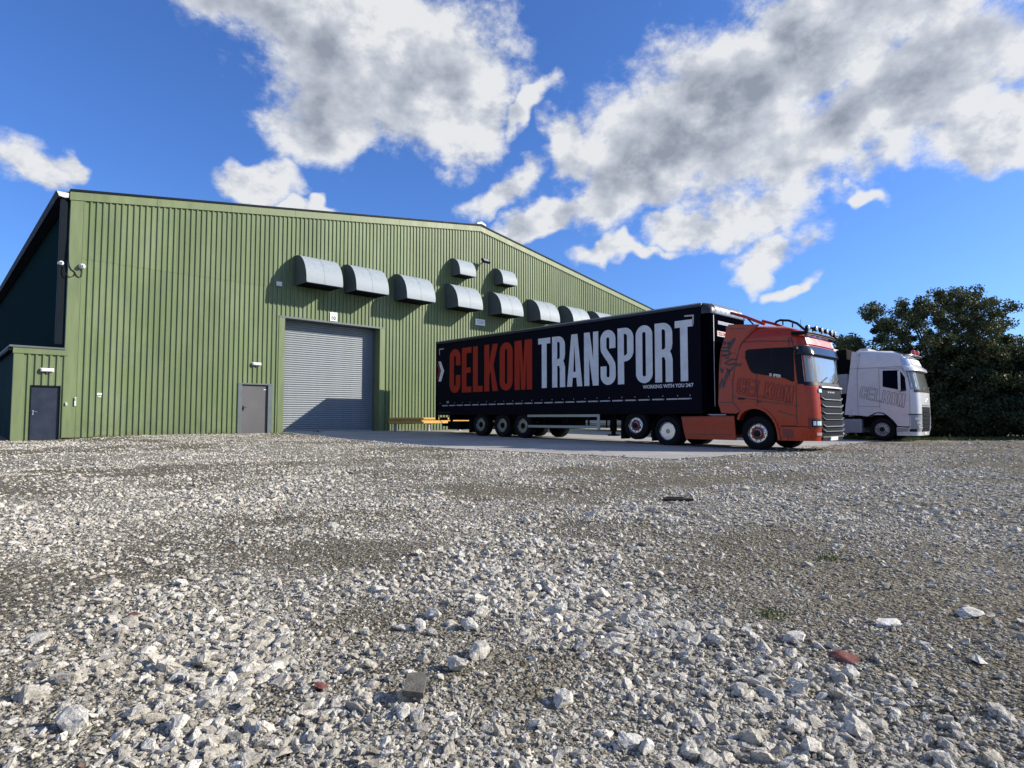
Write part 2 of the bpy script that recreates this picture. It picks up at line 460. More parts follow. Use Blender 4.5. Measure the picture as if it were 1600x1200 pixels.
def link(name, me, m=None, parent=None, loc=None):
    o = bpy.data.objects.new(name, me); COL.objects.link(o)
    if m is not None and not me.materials: me.materials.append(MATS[m] if isinstance(m, str) else m)
    if parent is not None: o.parent = parent
    if loc is not None: o.location = loc
    return o
def tag(o, label, cat, group=None):
    o['label'] = label; o['category'] = cat
    if group: o['group'] = group
    return o
def thing(name, label, cat, loc=(0, 0, 0), rz=0, group=None):
    o = bpy.data.objects.new(name, None); COL.objects.link(o)
    o.location = loc; o.rotation_euler = (0, 0, rz); o.empty_display_size = .3
    return tag(o, label, cat, group)
def struct(o):
    o['kind'] = 'structure'; return o
def strip_lines(polys, w, fn):
    """flat ribbons of width w along 2D polylines (closed if first == last)"""
    mb = MB()
    for pl in polys:
        closed = pl[0] == pl[-1]
        pts = [Vector(p) for p in (pl[:-1] if closed else pl)]
        n = len(pts); L = []; Rr = []
        for i in range(n):
            a = pts[(i - 1) % n] if (closed or i > 0) else None
            b = pts[(i + 1) % n] if (closed or i < n - 1) else None
            d0 = (pts[i] - a).normalized() if a is not None else None
            d1 = (b - pts[i]).normalized() if b is not None else None
            d0 = d0 or d1; d1 = d1 or d0
            nrm = Vector((-(d0 + d1).y, (d0 + d1).x))
            if nrm.length < 1e-6: nrm = Vector((-d0.y, d0.x))
            nrm.normalize()
            k = min(2.0, 1 / max(.3, nrm.dot(Vector((-d0.y, d0.x)))))
            L.append(pts[i] + nrm * w / 2 * k); Rr.append(pts[i] - nrm * w / 2 * k)
        vs = [fn(*p) for p in L] + [fn(*p) for p in Rr]
        m_ = n if closed else n - 1
        mb.add(vs, [(i, (i + 1) % n, n + (i + 1) % n, n + i) for i in range(m_)])
    return mb
def text_mb(s, size, fn, bold=0.0):
    cu = bpy.data.curves.new('txt', 'FONT'); cu.body = s; cu.size = size; cu.offset = bold; cu.resolution_u = 3
    o = bpy.data.objects.new('txt', cu); COL.objects.link(o)
    dg = bpy.context.evaluated_depsgraph_get(); dg.update()
    me = bpy.data.meshes.new_from_object(o.evaluated_get(dg))
    mb = MB(); mb.add([fn(v.co.x, v.co.y) for v in me.vertices], [tuple(p.vertices) for p in me.polygons])
    wid = max((v.co.x for v in me.vertices), default=0)
    bpy.data.objects.remove(o); bpy.data.curves.remove(cu); bpy.data.meshes.remove(me)
    return mb, wid


# ------------------------------------------------------------------ block letters (heavy condensed poster style)
def arc(cx, cy, rx, ry, a0, a1, n=8):
    return [(cx + rx * math.cos(R(a0 + (a1 - a0) * i / n)), cy + ry * math.sin(R(a0 + (a1 - a0) * i / n))) for i in range(n + 1)]
def thick(line, t):
    pts = [Vector(p) for p in line]; L = []; Rr = []
    for i in range(len(pts)):
        d = (pts[min(i + 1, len(pts) - 1)] - pts[max(i - 1, 0)]).normalized(); nn = Vector((-d.y, d.x))
        L.append(tuple(pts[i] + nn * t / 2)); Rr.append(tuple(pts[i] - nn * t / 2))
    return L + Rr[::-1]
def letter(ch, w, h, t):
    if ch == 'E': return [[(0, 0), (w, 0), (w, t * .8), (t, t * .8), (t, .43 * h), (w * .92, .43 * h), (w * .92, .43 * h + t * .75), (t, .43 * h + t * .75), (t, h - t * .8), (w, h - t * .8), (w, h), (0, h)]]
    if ch == 'L': return [[(0, 0), (w, 0), (w, t * .8), (t, t * .8), (t, h), (0, h)]]
    if ch == 'T': return [[(w / 2 - t / 2, 0), (w / 2 + t / 2, 0), (w / 2 + t / 2, h - t * .85), (w, h - t * .85), (w, h), (0, h), (0, h - t * .85), (w / 2 - t / 2, h - t * .85)]]
    if ch == 'N': return [[(0, 0), (t * .9, 0), (t * .9, .52 * h), (w - t, 0), (w, 0), (w, h), (w - t * .9, h), (w - t * .9, .48 * h), (t, h), (0, h)]]
    if ch == 'M':
        s = t * .95
        return [[(0, 0), (s, 0), (s, .66 * h), (w * .5 - s * .38, 0), (w * .5 + s * .38, 0), (w - s, .66 * h), (w - s, 0), (w, 0), (w, h), (w - s * 1.35, h), (w / 2, .42 * h), (s * 1.35, h), (0, h)]]
    if ch == 'K': return [[(0, 0), (t, 0), (t, .34 * h), (t * 1.25, .44 * h), (w - t * 1.05, 0), (w, 0), (w - t * .85, .55 * h), (w, h), (w - t * 1.05, h), (t, .60 * h), (t, h), (0, h)]]
    if ch == 'A':
        s = t * .95
        return [[(0, 0), (s, 0), (s * 1.12, .17 * h), (w - s * 1.12, .17 * h), (w - s, 0), (w, 0), (w * .70, h), (w * .30, h)], [(s * 1.25, .28 * h), (w - s * 1.25, .28 * h), (w * .5, .80 * h)]]
    r = (w - t) / 2
    if ch == 'O':
        ro, ri = w / 2, w / 2 - t
        return [arc(w / 2, h - ro, ro, ro, 0, 180, 14) + arc(w / 2, ro, ro, ro, 180, 360, 14),
                arc(w / 2, h - t * .85 - ri, ri, ri, 0, 180, 8) + arc(w / 2, t * .85 + ri, ri, ri, 180, 360, 8)]
    if ch == 'C':
        return [thick([(w - t / 2, .62 * h), (w - t / 2, .70 * h)] + arc(w / 2, h - w / 2, r, r, 0, 180, 14) + arc(w / 2, w / 2, r, r, 180, 360, 14) + [(w - t / 2, .32 * h), (w - t / 2, .40 * h)], t)]
    if ch == 'S':
        c = [(w - t / 2, .66 * h), (w - t / 2, .74 * h)] + arc(w / 2, h - w / 2, r, r, 0, 180, 12) + [(t / 2, .70 * h), (t / 2 + .02 * w, .64 * h), (w * .38, .56 * h), (w * .62, .46 * h), (w - t / 2 - .02 * w, .37 * h), (w - t / 2, .31 * h)] + arc(w / 2, w / 2, r, r, 0, -180, 12) + [(t / 2, .26 * h), (t / 2, .34 * h)]
        return [thick(c, t)]
    if ch in 'PR':
        yb = .40 * h if ch == 'P' else .42 * h
        ro = w * .55
        top = arc(w - ro, h - ro, ro, ro, 0, 90, 8)
        bowl = arc(w - ro, yb + ro, ro, ro, -90, 0, 8)
        ri = max(.03, w - 2 * t) * .7
        hole = [(t, yb + t * .8)] + arc(w - t - ri, yb + t * .8 + ri, ri, ri, -90, 0, 5) + arc(w - t - ri, h - t * .8 - ri, ri, ri, 0, 90, 5) + [(t, h - t * .8)]
        if ch == 'P':
            out = [(0, 0), (t, 0), (t, yb)] + bowl + top + [(0, h)]
        else:
            out = [(0, 0), (t, 0), (t, .42 * h), (w - t * 1.15, .42 * h), (w - t, .36 * h), (w - t, 0), (w, 0), (w, .38 * h), (w * .93, .47 * h), (w * .86, .505 * h), (w * .96, .56 * h), (w, .64 * h)] + top + [(0, h)]
            hole = [(t, .55 * h)] + arc(w - t - ri, .55 * h + ri, ri, ri, -90, 0, 5) + arc(w - t - ri, h - t * .8 - ri, ri, ri, 0, 90, 5) + [(t, h - t * .8)]
        return [out, hole]
    return []


# ------------------------------------------------------------------ ground
def vnoise(x, y, seed=0):
    x = np.asarray(x, float); y = np.asarray(y, float)
    xi = np.floor(x).astype(np.int64); yi = np.floor(y).astype(np.int64); xf = x - xi; yf = y - yi
    def hsh(a, b):
        n = (a * 374761393 + b * 668265263 + seed * 974711) & 0x7fffffff
        n = ((n ^ (n >> 13)) * 1274126177) & 0x7fffffff
        return ((n ^ (n >> 16)) & 0xffff) / 65535.0
    u = xf * xf * (3 - 2 * xf); v = yf * yf * (3 - 2 * yf)
    return (hsh(xi, yi) * (1 - u) + hsh(xi + 1, yi) * u) * (1 - v) + (hsh(xi, yi + 1) * (1 - u) + hsh(xi + 1, yi + 1) * u) * v
def fbm(x, y, seed=0, o=4):
    s = 0; a = .5; tot = 0
    for k in range(o):
        s = s + a * vnoise(np.asarray(x) * 2 ** k, np.asarray(y) * 2 ** k, seed + k * 17); tot += a; a *= .5
    return s / tot
APX = lambda y: np.interp(y, [7.4, 8.5, 10.7, 14, 20, 26.6], [12.6, 12.2, 11.5, 10.9, 11.1, 11.5])     # apron's left edge
APY = lambda x: np.interp(x, [12.4, 15, 20, 29, 40, 60], [7.5, 7.3, 7.5, 7.9, 8.4, 9.2])                # apron's front edge
def base_z(x, y):
    x = np.asarray(x, float); y = np.asarray(y, float)
    z = np.interp(y, [-4, 2, 8, 20.5, 26.6], [-.92, -.92, -.95, -.80, -.645])
    z = z - .002 * np.clip(x - 18, 0, 60) - .13 * np.exp(-((x - 2.6) / 2.0) ** 2 - ((y - 26.3) / 2.6) ** 2)
    return z + CAM_Z
def apron_d(x, y):
    return np.minimum(np.asarray(x) - APX(y), np.asarray(y) - APY(x))    # > 0 on the concrete
def ground_z(x, y):
    m = np.clip(-apron_d(x, y) / 2.5, 0, 1) * np.clip((26.2 - np.asarray(y)) / 4, 0, 1)
    und = (fbm(np.asarray(x) * .55, np.asarray(y) * .55, 3, 4) - .5) * .13 + (fbm(np.asarray(x) * 3.1, np.asarray(y) * 3.1, 9, 3) - .5) * .03
    return base_z(x, y) + und * m
def dirt_amt(x, y):
    x = np.asarray(x, float); y = np.asarray(y, float)
    n = fbm(x * .42 + 5.2, y * .42 + 1.1, 21, 5)
    n2 = fbm(x * 1.9, y * 1.9, 31, 3)
    d = np.clip((n - .47) * 5 + (n2 - .5) * 1.4, 0, 1)
    for (cx, cy, r, s_) in PATCH:
        d = np.maximum(d, s_ * np.clip(1.5 - np.hypot(x - cx, y - cy) / r - (n2 - .5) * 1.6, 0, 1))
    return d
def on_ground(u, v):
    r = ray(u, v); z = -.93
    for _ in range(6):
        p = r * (z / r.z); z = float(ground_z(p.x, p.y)) - CAM_Z
    return Vector((p.x, p.y, z + CAM_Z))
PATCH = []
for (u, v, rr, s_) in [(640, 742, 1.2, .9), (760, 770, 1.0, 1.0), (880, 775, 1.0, .9), (940, 832, .7, .8), (1230, 868, .9, 1.0), (1330, 875, .6, .8), (620, 990, .42, 1.0),
                       (720, 985, .30, 1.0), (800, 1050, .25, .9), (640, 1040, .3, .9), (450, 1090, .18, .8), (1230, 970, .35, 1.0), (260, 1065, .2, .7), (1000, 1010, .4, .6), (210, 850, .8, .7), (560, 720, 1.5, .7), (1500, 800, 1.4, .6), (1100, 900, .5, .6)]:
    p_ = on_ground(u, v); PATCH.append((p_.x, p_.y, rr, s_))

def build_ground():
    def axis(fine0, fine1, st, far):
        a = list(np.arange(fine0, fine1 + 1e-6, st)); s = st; v = a[-1]
        while v < far: s *= 1.35; v += s; a.append(v)
        s = st; v = a[0]; pre = []
        while v > -far: s *= 1.35; v -= s; pre.append(v)
        return np.array(pre[::-1] + a)
    xs = axis(-6, 22, .09, 700); ys = axis(-6, 22, .09, 700)
    X, Y = np.meshgrid(xs, ys); Z = ground_z(X, Y)
    nx, ny = len(xs), len(ys)
    me = bpy.data.meshes.new('ground')
    me.vertices.add(nx * ny); me.vertices.foreach_set('co', np.stack([X, Y, Z], -1).ravel())
    i = np.arange((nx - 1)); j = np.arange(ny - 1); I, J = np.meshgrid(i, j); a = (J * nx + I).ravel()
    q = np.stack([a, a + 1, a + nx + 1, a + nx], -1)
    me.loops.add(q.size); me.loops.foreach_set('vertex_index', q.ravel())
    me.polygons.add(len(q)); me.polygons.foreach_set('loop_start', np.arange(len(q)) * 4); me.polygons.foreach_set('loop_total', np.full(len(q), 4))
    me.update(); me.shade_smooth()
    at = me.attributes.new('dirt', 'FLOAT', 'POINT'); at.data.foreach_set('value', dirt_amt(X, Y).ravel().astype(np.float32))
    struct(link('ground', me, 'ground'))
    # concrete apron in front of the shed
    mb = MB(); ns, ntt = 90, 70; vs = []
    for k in range(ntt + 1):
        t = k / ntt; y0 = 7.5 + (26.6 - 7.5) * t
        for s_ in range(ns + 1):
            xl = float(APX(y0)) + (fbm(y0 * 1.7, 3.3, 5) - .5) * .7
            x = xl + (60 - xl) * (s_ / ns) ** 1.4; y = float(APY(x)) + (fbm(x * 1.3, 8.1, 6) - .5) * .5
            y = y + (26.58 - y) * t
            vs.append((x, y, float(base_z(x, y)) + .012))
    fs = [(k * (ns + 1) + s_, k * (ns + 1) + s_ + 1, (k + 1) * (ns + 1) + s_ + 1, (k + 1) * (ns + 1) + s_) for k in range(ntt) for s_ in range(ns)]
    mb.add(vs, fs); struct(mb.build('concrete_apron', 'apron', smooth=60))
build_ground()


# gravel: tens of thousands of crushed stones, scattered as points and instanced by geometry nodes
def build_gravel():
    P = []; S = []
    def scatter(r0, r1, dens, s0, s1, thin, pw=2.0):
        area = (r1 * r1 - r0 * r0) * R(112) / 2; n = int(area * dens)
        r = np.sqrt(RNG.uniform(r0 * r0, r1 * r1, n)); a = R(YAW) + RNG.uniform(-R(56), R(56), n)
        x, y = r * np.sin(a), r * np.cos(a)
        d = dirt_amt(x, y); ad = apron_d(x, y)
        keep = RNG.uniform(0, 1, n) > d * thin
        edge = np.where(ad > 0, np.exp(-ad / .22) * .7, 1.0)
        keep &= RNG.uniform(0, 1, n) < edge
        keep &= (y < 26.3)
        x, y, d = x[keep], y[keep], d[keep]; n = len(x)
        sz = s0 + (s1 - s0) * RNG.uniform(0, 1, n) ** pw
        clump = fbm(x * 1.3, y * 1.3, 55, 3); sz *= .45 + 1.15 * clump
        z = np.where(apron_d(x, y) > 0, base_z(x, y) + .012, ground_z(x, y)) + sz * RNG.uniform(-.10, .16, n)
        P.append(np.stack([x, y, z], -1)); S.append(sz)
    scatter(.9, 3.4, 5200, .007, .016, .45)
    scatter(.9, 3.4, 1900, .016, .034, .80)
    scatter(.9, 3.4, 300, .034, .056, .93, 1.6)
    scatter(.9, 3.4, 40, .055, .080, .97, 1.8)
    scatter(3.4, 7, 1500, .012, .026, .6)
    scatter(3.4, 7, 560, .026, .050, .85)
    scatter(3.4, 7, 40, .050, .085, .95)
    scatter(7, 14, 420, .024, .050, .75)
    scatter(7, 14, 45, .050, .085, .9)
    scatter(14, 28, 95, .035, .072, .65)
    scatter(28, 55, 7, .05, .10, .6)
    P = np.concatenate(P); S = np.concatenate(S); n = len(P)
    me = bpy.data.meshes.new('gravel'); me.vertices.add(n); me.vertices.foreach_set('co', P.ravel().astype(np.float32))
    def attr(nm, typ, dat, key):
        a = me.attributes.new(nm, typ, 'POINT'); a.data.foreach_set(key, dat.ravel())
    sc = S[:, None] * np.stack([RNG.uniform(.75, 1.35, n), RNG.uniform(.6, 1.0, n), RNG.uniform(.42, .75, n)], -1)
    attr('scl', 'FLOAT_VECTOR', sc.astype(np.float32), 'vector')
    rot = np.stack([RNG.normal(0, .35, n), RNG.normal(0, .35, n), RNG.uniform(0, 6.28, n)], -1)
    attr('rot', 'FLOAT_VECTOR', rot.astype(np.float32), 'vector')
    attr('var', 'INT', RNG.integers(0, 10, n).astype(np.int32), 'value')
    tint = np.clip(RNG.uniform(0, 1, n) * .72 + np.clip(S * 4, 0, .25), 0, .93)
    odd = RNG.uniform(0, 1, n) < .0035; tint[odd] = RNG.uniform(.955, 1, odd.sum())
    attr('tint', 'FLOAT', tint.astype(np.float32), 'value')
    o = link('gravel', me); o['kind'] = 'stuff'; tag(o, 'loose pale grey crushed stone covering the yard', 'gravel')
    g = bpy.data.node_groups.new('gravel_scatter', 'GeometryNodeTree')
    g.interface.new_socket('Geometry', in_out='INPUT', socket_type='NodeSocketGeometry')
    g.interface.new_socket('Geometry', in_out='OUTPUT', socket_type='NodeSocketGeometry')
    N = g.nodes; L = g.links
    gi = N.new('NodeGroupInput'); go = N.new('NodeGroupOutput')
    join = N.new('GeometryNodeJoinGeometry')
    for k in range(10):
        ico = N.new('GeometryNodeMeshIcoSphere'); ico.inputs['Radius'].default_value = .5; ico.inputs['Subdivisions'].default_value = 2
        rv = N.new('FunctionNodeRandomValue'); rv.data_type = 'FLOAT_VECTOR'
        rv.inputs[0].default_value = (-.17, -.17, -.17); rv.inputs[1].default_value = (.17, .17, .17)
        rv.inputs['Seed'].default_value = 31 + k
        dl = N.new('GeometryNodeDeleteGeometry'); rb = N.new('FunctionNodeRandomValue'); rb.data_type = 'BOOLEAN'
        [s_ for s_ in rb.inputs if s_.name == 'Probability'][0].default_value = .62; rb.inputs['Seed'].default_value = 91 + k
        sp = N.new('GeometryNodeSetPosition'); L.new(ico.outputs[0], sp.inputs['Geometry'])
        L.new(rv.outputs[0], sp.inputs['Offset'])
        L.new(sp.outputs[0], dl.inputs['Geometry']); L.new([s_ for s_ in rb.outputs if s_.enabled][0], dl.inputs['Selection'])
        ch = N.new('GeometryNodeConvexHull'); L.new(dl.outputs[0], ch.inputs[0])
        sub = N.new('GeometryNodeSubdivideMesh'); sub.inputs['Level'].default_value = 2; L.new(ch.outputs[0], sub.inputs[0])
        nz = N.new('ShaderNodeTexNoise'); nz.noise_dimensions = '4D'; nz.inputs['W'].default_value = 3.7 * k; nz.inputs['Scale'].default_value = 4.5; nz.inputs['Detail'].default_value = 3
        vm = N.new('ShaderNodeVectorMath'); vm.operation = 'SUBTRACT'; L.new(nz.outputs['Color'], vm.inputs[0]); vm.inputs[1].default_value = (.5, .5, .5)
        vs_ = N.new('ShaderNodeVectorMath'); vs_.operation = 'SCALE'; L.new(vm.outputs[0], vs_.inputs[0]); vs_.inputs['Scale'].default_value = .26
        sp2 = N.new('GeometryNodeSetPosition'); L.new(sub.outputs[0], sp2.inputs['Geometry']); L.new(vs_.outputs[0], sp2.inputs['Offset'])
        sm = N.new('GeometryNodeSetMaterial'); sm.inputs['Material'].default_value = MATS['crushed_stone']; L.new(sp2.outputs[0], sm.inputs[0])
        gti = N.new('GeometryNodeGeometryToInstance'); L.new(sm.outputs[0], gti.inputs[0]); L.new(gti.outputs[0], join.inputs[0])
    def named(nm, typ):
        a = N.new('GeometryNodeInputNamedAttribute'); a.data_type = typ; a.inputs[0].default_value = nm; return a.outputs[0]
    iop = N.new('GeometryNodeInstanceOnPoints'); L.new(gi.outputs[0], iop.inputs['Points']); L.new(join.outputs[0], iop.inputs['Instance'])
    iop.inputs['Pick Instance'].default_value = True
    L.new(named('var', 'INT'), iop.inputs['Instance Index'])
    e2r = N.new('FunctionNodeEulerToRotation'); L.new(named('rot', 'FLOAT_VECTOR'), e2r.inputs[0]); L.new(e2r.outputs[0], iop.inputs['Rotation'])
    L.new(named('scl', 'FLOAT_VECTOR'), iop.inputs['Scale'])
    L.new(iop.outputs[0], go.inputs[0])
    md = o.modifiers.new('scatter', 'NODES'); md.node_group = g
    print('gravel stones', n)
build_gravel()


# ------------------------------------------------------------------ warehouse
YW = 26.6                       # plane of the gable wall
XL, XA, XR = 3.55, 22.95, 42.35  # left eave, apex, right eave
ZE, ZA = 8.08 + CAM_Z, 11.08 + CAM_Z
ZB = -.70 + CAM_Z
BACK = 92.0
def gable(x):
    return ZE + (ZA - ZE) * (1 - abs(x - XA) / (XA - XL))
PITCHR, DEP = .2, .042
def rib_breaks(a0, a1):
    """(along, out) points of the trapezoid sheet between a0 and a1"""
    prof = [(0, 0), (.105, 0), (.122, 1), (.183, 1), (.2, 0)]
    pts = []
    k = math.floor(a0 / PITCHR) - 1
    while k * PITCHR < a1 + PITCHR:
        pts += [(k * PITCHR + p, d) for p, d in prof[:-1]]; k += 1
    A = np.array([p[0] for p in pts]); D = np.array([p[1] for p in pts])
    inner = [(a, d) for a, d in pts if a0 + 1e-4 < a < a1 - 1e-4]
    return [(a0, float(np.interp(a0, A, D)))] + inner + [(a1, float(np.interp(a1, A, D)))]
def sheet_front(parent, x0, x1, z0, ztop, y, name='cladding_panel', m='green'):
    mb = MB(); vs = []
    pr = rib_breaks(x0, x1)
    for x, d in pr:
        zt = ztop(x) if callable(ztop) else ztop
        vs += [(x, y - d * DEP, z0), (x, y - d * DEP, zt)]
    mb.add(vs, [(2 * i, 2 * i + 2, 2 * i + 3, 2 * i + 1) for i in range(len(pr) - 1)])
    return mb.build(name, m, parent)

def build_warehouse():
    W = thing('warehouse', 'large green ribbed-steel warehouse with a shallow gable roof', 'warehouse', (0, 0, 0))
    SX0, SX1, SZ1 = 11.47, 16.33, 4.45 + CAM_Z          # shutter opening
    DX0, DX1, DZ1 = 9.52, 10.98, 1.47 + CAM_Z            # door opening
    cuts = sorted(set([round(XL + .34, 3), DX0, DX1, SX0 - .27, SX1 + .27] + [float(x) for x in range(4, 43) if abs(x - DX0) > .3 and abs(x - DX1) > .3 and abs(x - SX0 + .27) > .3 and abs(x - SX1 - .27) > .3 and x > XL + .6] + [XR]))
    LAP = 5.75 + CAM_Z
    for a, b in zip(cuts[:-1], cuts[1:]):
        mid = (a + b) / 2; z0 = ZB
        if DX0 < mid < DX1: z0 = DZ1
        if SX0 - .27 < mid < SX1 + .27: z0 = SZ1 + .08
        sheet_front(W, a, b, z0, LAP + .06, YW)
        sheet_front(W, a, b, LAP, lambda x: gable(x) - .02, YW - .006)
    # flashings
    def flash(name, x0, x1, z0, z1, y0, y1, m='green_flash', c=.006):
        return MB().box(x0, x1, y0, y1, z0, z1, c).build(name, m, W)
    flash('corner_flashing', XL - .02, XL + .36, ZB, ZE + .02, YW - .055, YW + .10)
    n = 7
    for side in (0, 1):
        for k in range(n):
            xa = (XL - .05) + (XA - XL + .05) * k / n if side == 0 else XA + (XR + .05 - XA) * k / n
            xb = (XL - .05) + (XA - XL + .05) * (k + 1) / n - .008 if side == 0 else XA + (XR + .05 - XA) * (k + 1) / n - .008
            mb = MB()
            mb.prism([(xa, gable(xa) - .26), (xb, gable(xb) - .26), (xb, gable(xb) + .05), (xa, gable(xa) + .05)], lambda a, b: (a, YW - .085, b), lambda a, b: (a, YW + .02, b))
            mb.build('barge_flashing', 'green_flash', W)
            mb = MB()
            mb.prism([(xa, gable(xa) + .052), (xb, gable(xb) + .052), (xb, gable(xb) + .13), (xa, gable(xa) + .13)], lambda a, b: (a, YW - .12, b), lambda a, b: (a, YW + .2, b))
            mb.build('verge_capping', 'trim_dark', W)
    MB().prism([(XA - .35, gable(XA - .35) + .14), (XA, ZA + .16), (XA + .35, gable(XA + .35) + .14), (XA + .30, gable(XA + .30) + .24), (XA, ZA + .30), (XA - .30, gable(XA - .30) + .24)],
               lambda a, b: (a, YW - .16, b), lambda a, b: (a, BACK, b)).build('ridge_capping', 'pvc_pale', W)
    for s in (-1, 1):
        xe = XA + s * (XA - XL + .30)
        MB().prism([(XA, ZA + .10), (xe, gable(xe) + .10), (xe, gable(xe) + .02), (XA, ZA + .02)], lambda a, b: (a, YW + .21, b), lambda a, b: (a, BACK, b)).build('roof_slope', 'roof_grey', W)
    # gutter on the left eave, its pale end cap, and the dark downpipe at the corner
    MB().prism([(XL - .46, ZE - .02), (XL - .05, ZE - .02), (XL - .05, ZE - .24), (XL - .40, ZE - .24)], lambda a, b: (a, YW - .02, b), lambda a, b: (a, BACK, b)).build('gutter', 'trim_dark', W)
    MB().prism([(XL - .44, ZE - .03), (XL - .06, ZE - .03), (XL - .08, ZE - .19), (XL - .20, ZE - .22), (XL - .37, ZE - .19)], lambda a, b: (a, YW - .05, b), lambda a, b: (a, YW - .022, b)).build('gutter_end', 'pvc_pale', W)
    MB().box(XL - .30, XL - .10, YW + .02, YW + .20, 2.6 + CAM_Z, ZE - .24, .01).build('downpipe', 'trim_dark', W)
    # side walls and back
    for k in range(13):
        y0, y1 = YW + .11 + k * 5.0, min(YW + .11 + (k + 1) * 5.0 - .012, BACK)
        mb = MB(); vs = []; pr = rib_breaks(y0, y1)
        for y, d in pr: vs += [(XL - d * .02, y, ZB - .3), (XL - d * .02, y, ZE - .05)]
        mb.add(vs, [(2 * i, 2 * i + 1, 2 * i + 3, 2 * i + 2) for i in range(len(pr) - 1)]); mb.build('side_cladding', 'green_shaded', W)
    MB().box(XR - .05, XR, YW + .1, BACK, ZB - .3, ZE - .05).build('end_wall', 'green_shaded', W)
    MB().prism([(XL, ZB - .3), (XR, ZB - .3), (XR, ZE), (XA, ZA), (XL, ZE)], lambda a, b: (a, BACK - .05, b), lambda a, b: (a, BACK, b)).build('back_wall', 'green_shaded', W)
    # roller shutter, recessed
    RC = .48
    sh = MB().box(SX0 - .3, SX1 + .3, YW + RC + .08, YW + RC + .2, ZB, SZ1 + .5).build('roller_shutter', 'shutter', W)
    zs = -.635 + CAM_Z; hs = .1015
    prof = [(0, 0), (.012, .004), (.026, .03), (.034, .055), (.026, .08), (.012, .096), (0, .1005)]
    mbs = MB(); mbs.loft([[(x, -d, z) for d, z in prof] for x in (SX0 + .02, SX1 - .02)], False, False, False)
    first = None; z = zs + .12; n = 0
    while z < SZ1 + .1:
        if first is None:
            first = mbs.build('slat', 'shutter', sh, smooth=80, loc=(0, YW + RC + .075, z))
        else:
            link('slat', first.data, None, sh, (0, YW + RC + .075, z))
        z += hs; n += 1
    MB().box(SX0 + .02, SX1 - .02, YW + RC + .02, YW + RC + .078, zs + .015, zs + .115, .008).build('bottom_rail', 'galv', sh)
    MB().box(SX0 + .02, SX1 - .02, YW + RC - .01, YW + RC + .06, zs - .02, zs + .014, .004).build('rubber_seal', 'pvc_pale', sh)
    for x0, x1 in ((SX0 + .001, SX0 + .07), (SX1 - .07, SX1 - .001)):
        MB().box(x0, x1, YW + RC - .05, YW + RC + .078, zs, SZ1 + .06, .006).build('guide_rail', 'frame_grey', sh)
    for x0, x1 in ((SX0 - .27, SX0), (SX1, SX1 + .27)):
        MB().box(x0, x1, YW - .06, YW + RC + .07, ZB, SZ1 + .002, .006).build('jamb_flashing', 'green_flash', W)
    MB().box(SX0 - .27, SX1 + .27, YW - .064, YW + RC + .07, SZ1 + .004, SZ1 + .085, .006).build('head_flashing', 'frame_grey', W)
    # personnel door
    d = MB().box(DX0 + .16, DX1 - .20, YW + .03, YW + .07, ZB + .05, DZ1 - .07, .004).build('door', 'door_grey', W)
    for x0, x1 in ((DX0, DX0 + .157), (DX1 - .197, DX1)):
        MB().box(x0, x1, YW - .05, YW + .11, ZB, DZ1 - .055, .006).build('frame', 'frame_grey', d)
    MB().box(DX0, DX1, YW - .052, YW + .11, DZ1 - .052, DZ1 + .012, .006).build('frame', 'frame_grey', d)
    MB().box(DX0 + .22, DX0 + .27, YW + .018, YW + .029, .30 + CAM_Z, .52 + CAM_Z, .004).tube([(DX0 + .245, YW + .02, .44 + CAM_Z), (DX0 + .245, YW - .03, .44 + CAM_Z), (DX0 + .36, YW - .035, .44 + CAM_Z)], .011).build('handle', 'black_plastic', d)
    MB().box(DX1 - .37, DX1 - .26, YW + .02, YW + .029, 1.21 + CAM_Z, 1.24 + CAM_Z, .002).build('door_closer_plate', 'white_plastic', d)
    return W
build_warehouse()

def build_lean_to():
    L = thing('lean_to', 'small green lean-to with a navy door at the foot of the warehouse corner', 'shed', (0, 0, 0))
    X0, X1, Y0 = 2.14, 3.53, YW - .01
    zt = 2.42 + CAM_Z; zb = -1.0 + CAM_Z
    DX0, DX1, DZ1 = 2.62, 3.46, 1.12 + CAM_Z
    for a, b, z0 in ((X0 + .26, DX0, zb), (DX0, DX1, DZ1), (DX1, X1, zb)):
        sheet_front(L, a, b, z0, zt - .1, Y0)
    MB().box(X0 - .01, X0 + .26, Y0 - .045, Y0 + .1, zb, zt - .1, .006).build('corner_flashing', 'green_flash', L)
    MB().box(X0 - .04, X1 + .1, Y0 - .07, Y0 + .02, zt - .22, zt - .02, .006).build('head_flashing', 'green_flash', L)
    MB().box(X0 - .14, X1 + .02, Y0 - .10, Y0 + 9, zt - .018, zt + .05, .006).build('roof', 'roof_grey', L)
    MB().box(X0 - .16, X0 - .02, Y0 - .04, Y0 + 9, zt - .14, zt - .022, .02).build('gutter', 'trim_dark', L)
    for k in range(3):
        MB().box(X0, X0 + .05, Y0 + .11 + 3 * k, Y0 + 3.1 + 3 * k, zb, zt - .1).build('side_cladding', 'green_shaded', L)
    d = MB().box(DX0 + .03, DX1 - .03, Y0 + .02, Y0 + .06, zb, DZ1 - .03, .004).build('door', 'door_navy', L)
    MB().box(DX0, DX0 + .028, Y0 - .04, Y0 + .08, zb, DZ1 - .032, .004).box(DX1 - .028, DX1, Y0 - .04, Y0 + .08, zb, DZ1 - .032, .004).box(DX0, DX1, Y0 - .042, Y0 + .08, DZ1 - .03, DZ1 + .01, .004).build('frame', 'trim_dark', d)
    MB().box(DX0 + .07, DX0 + .115, Y0 + .006, Y0 + .019, .10 + CAM_Z, .26 + CAM_Z, .003).tube([(DX0 + .09, Y0 + .01, .21 + CAM_Z), (DX0 + .09, Y0 - .04, .21 + CAM_Z), (DX0 + .21, Y0 - .045, .21 + CAM_Z)], .012).build('handle', 'steel', d)
build_lean_to()

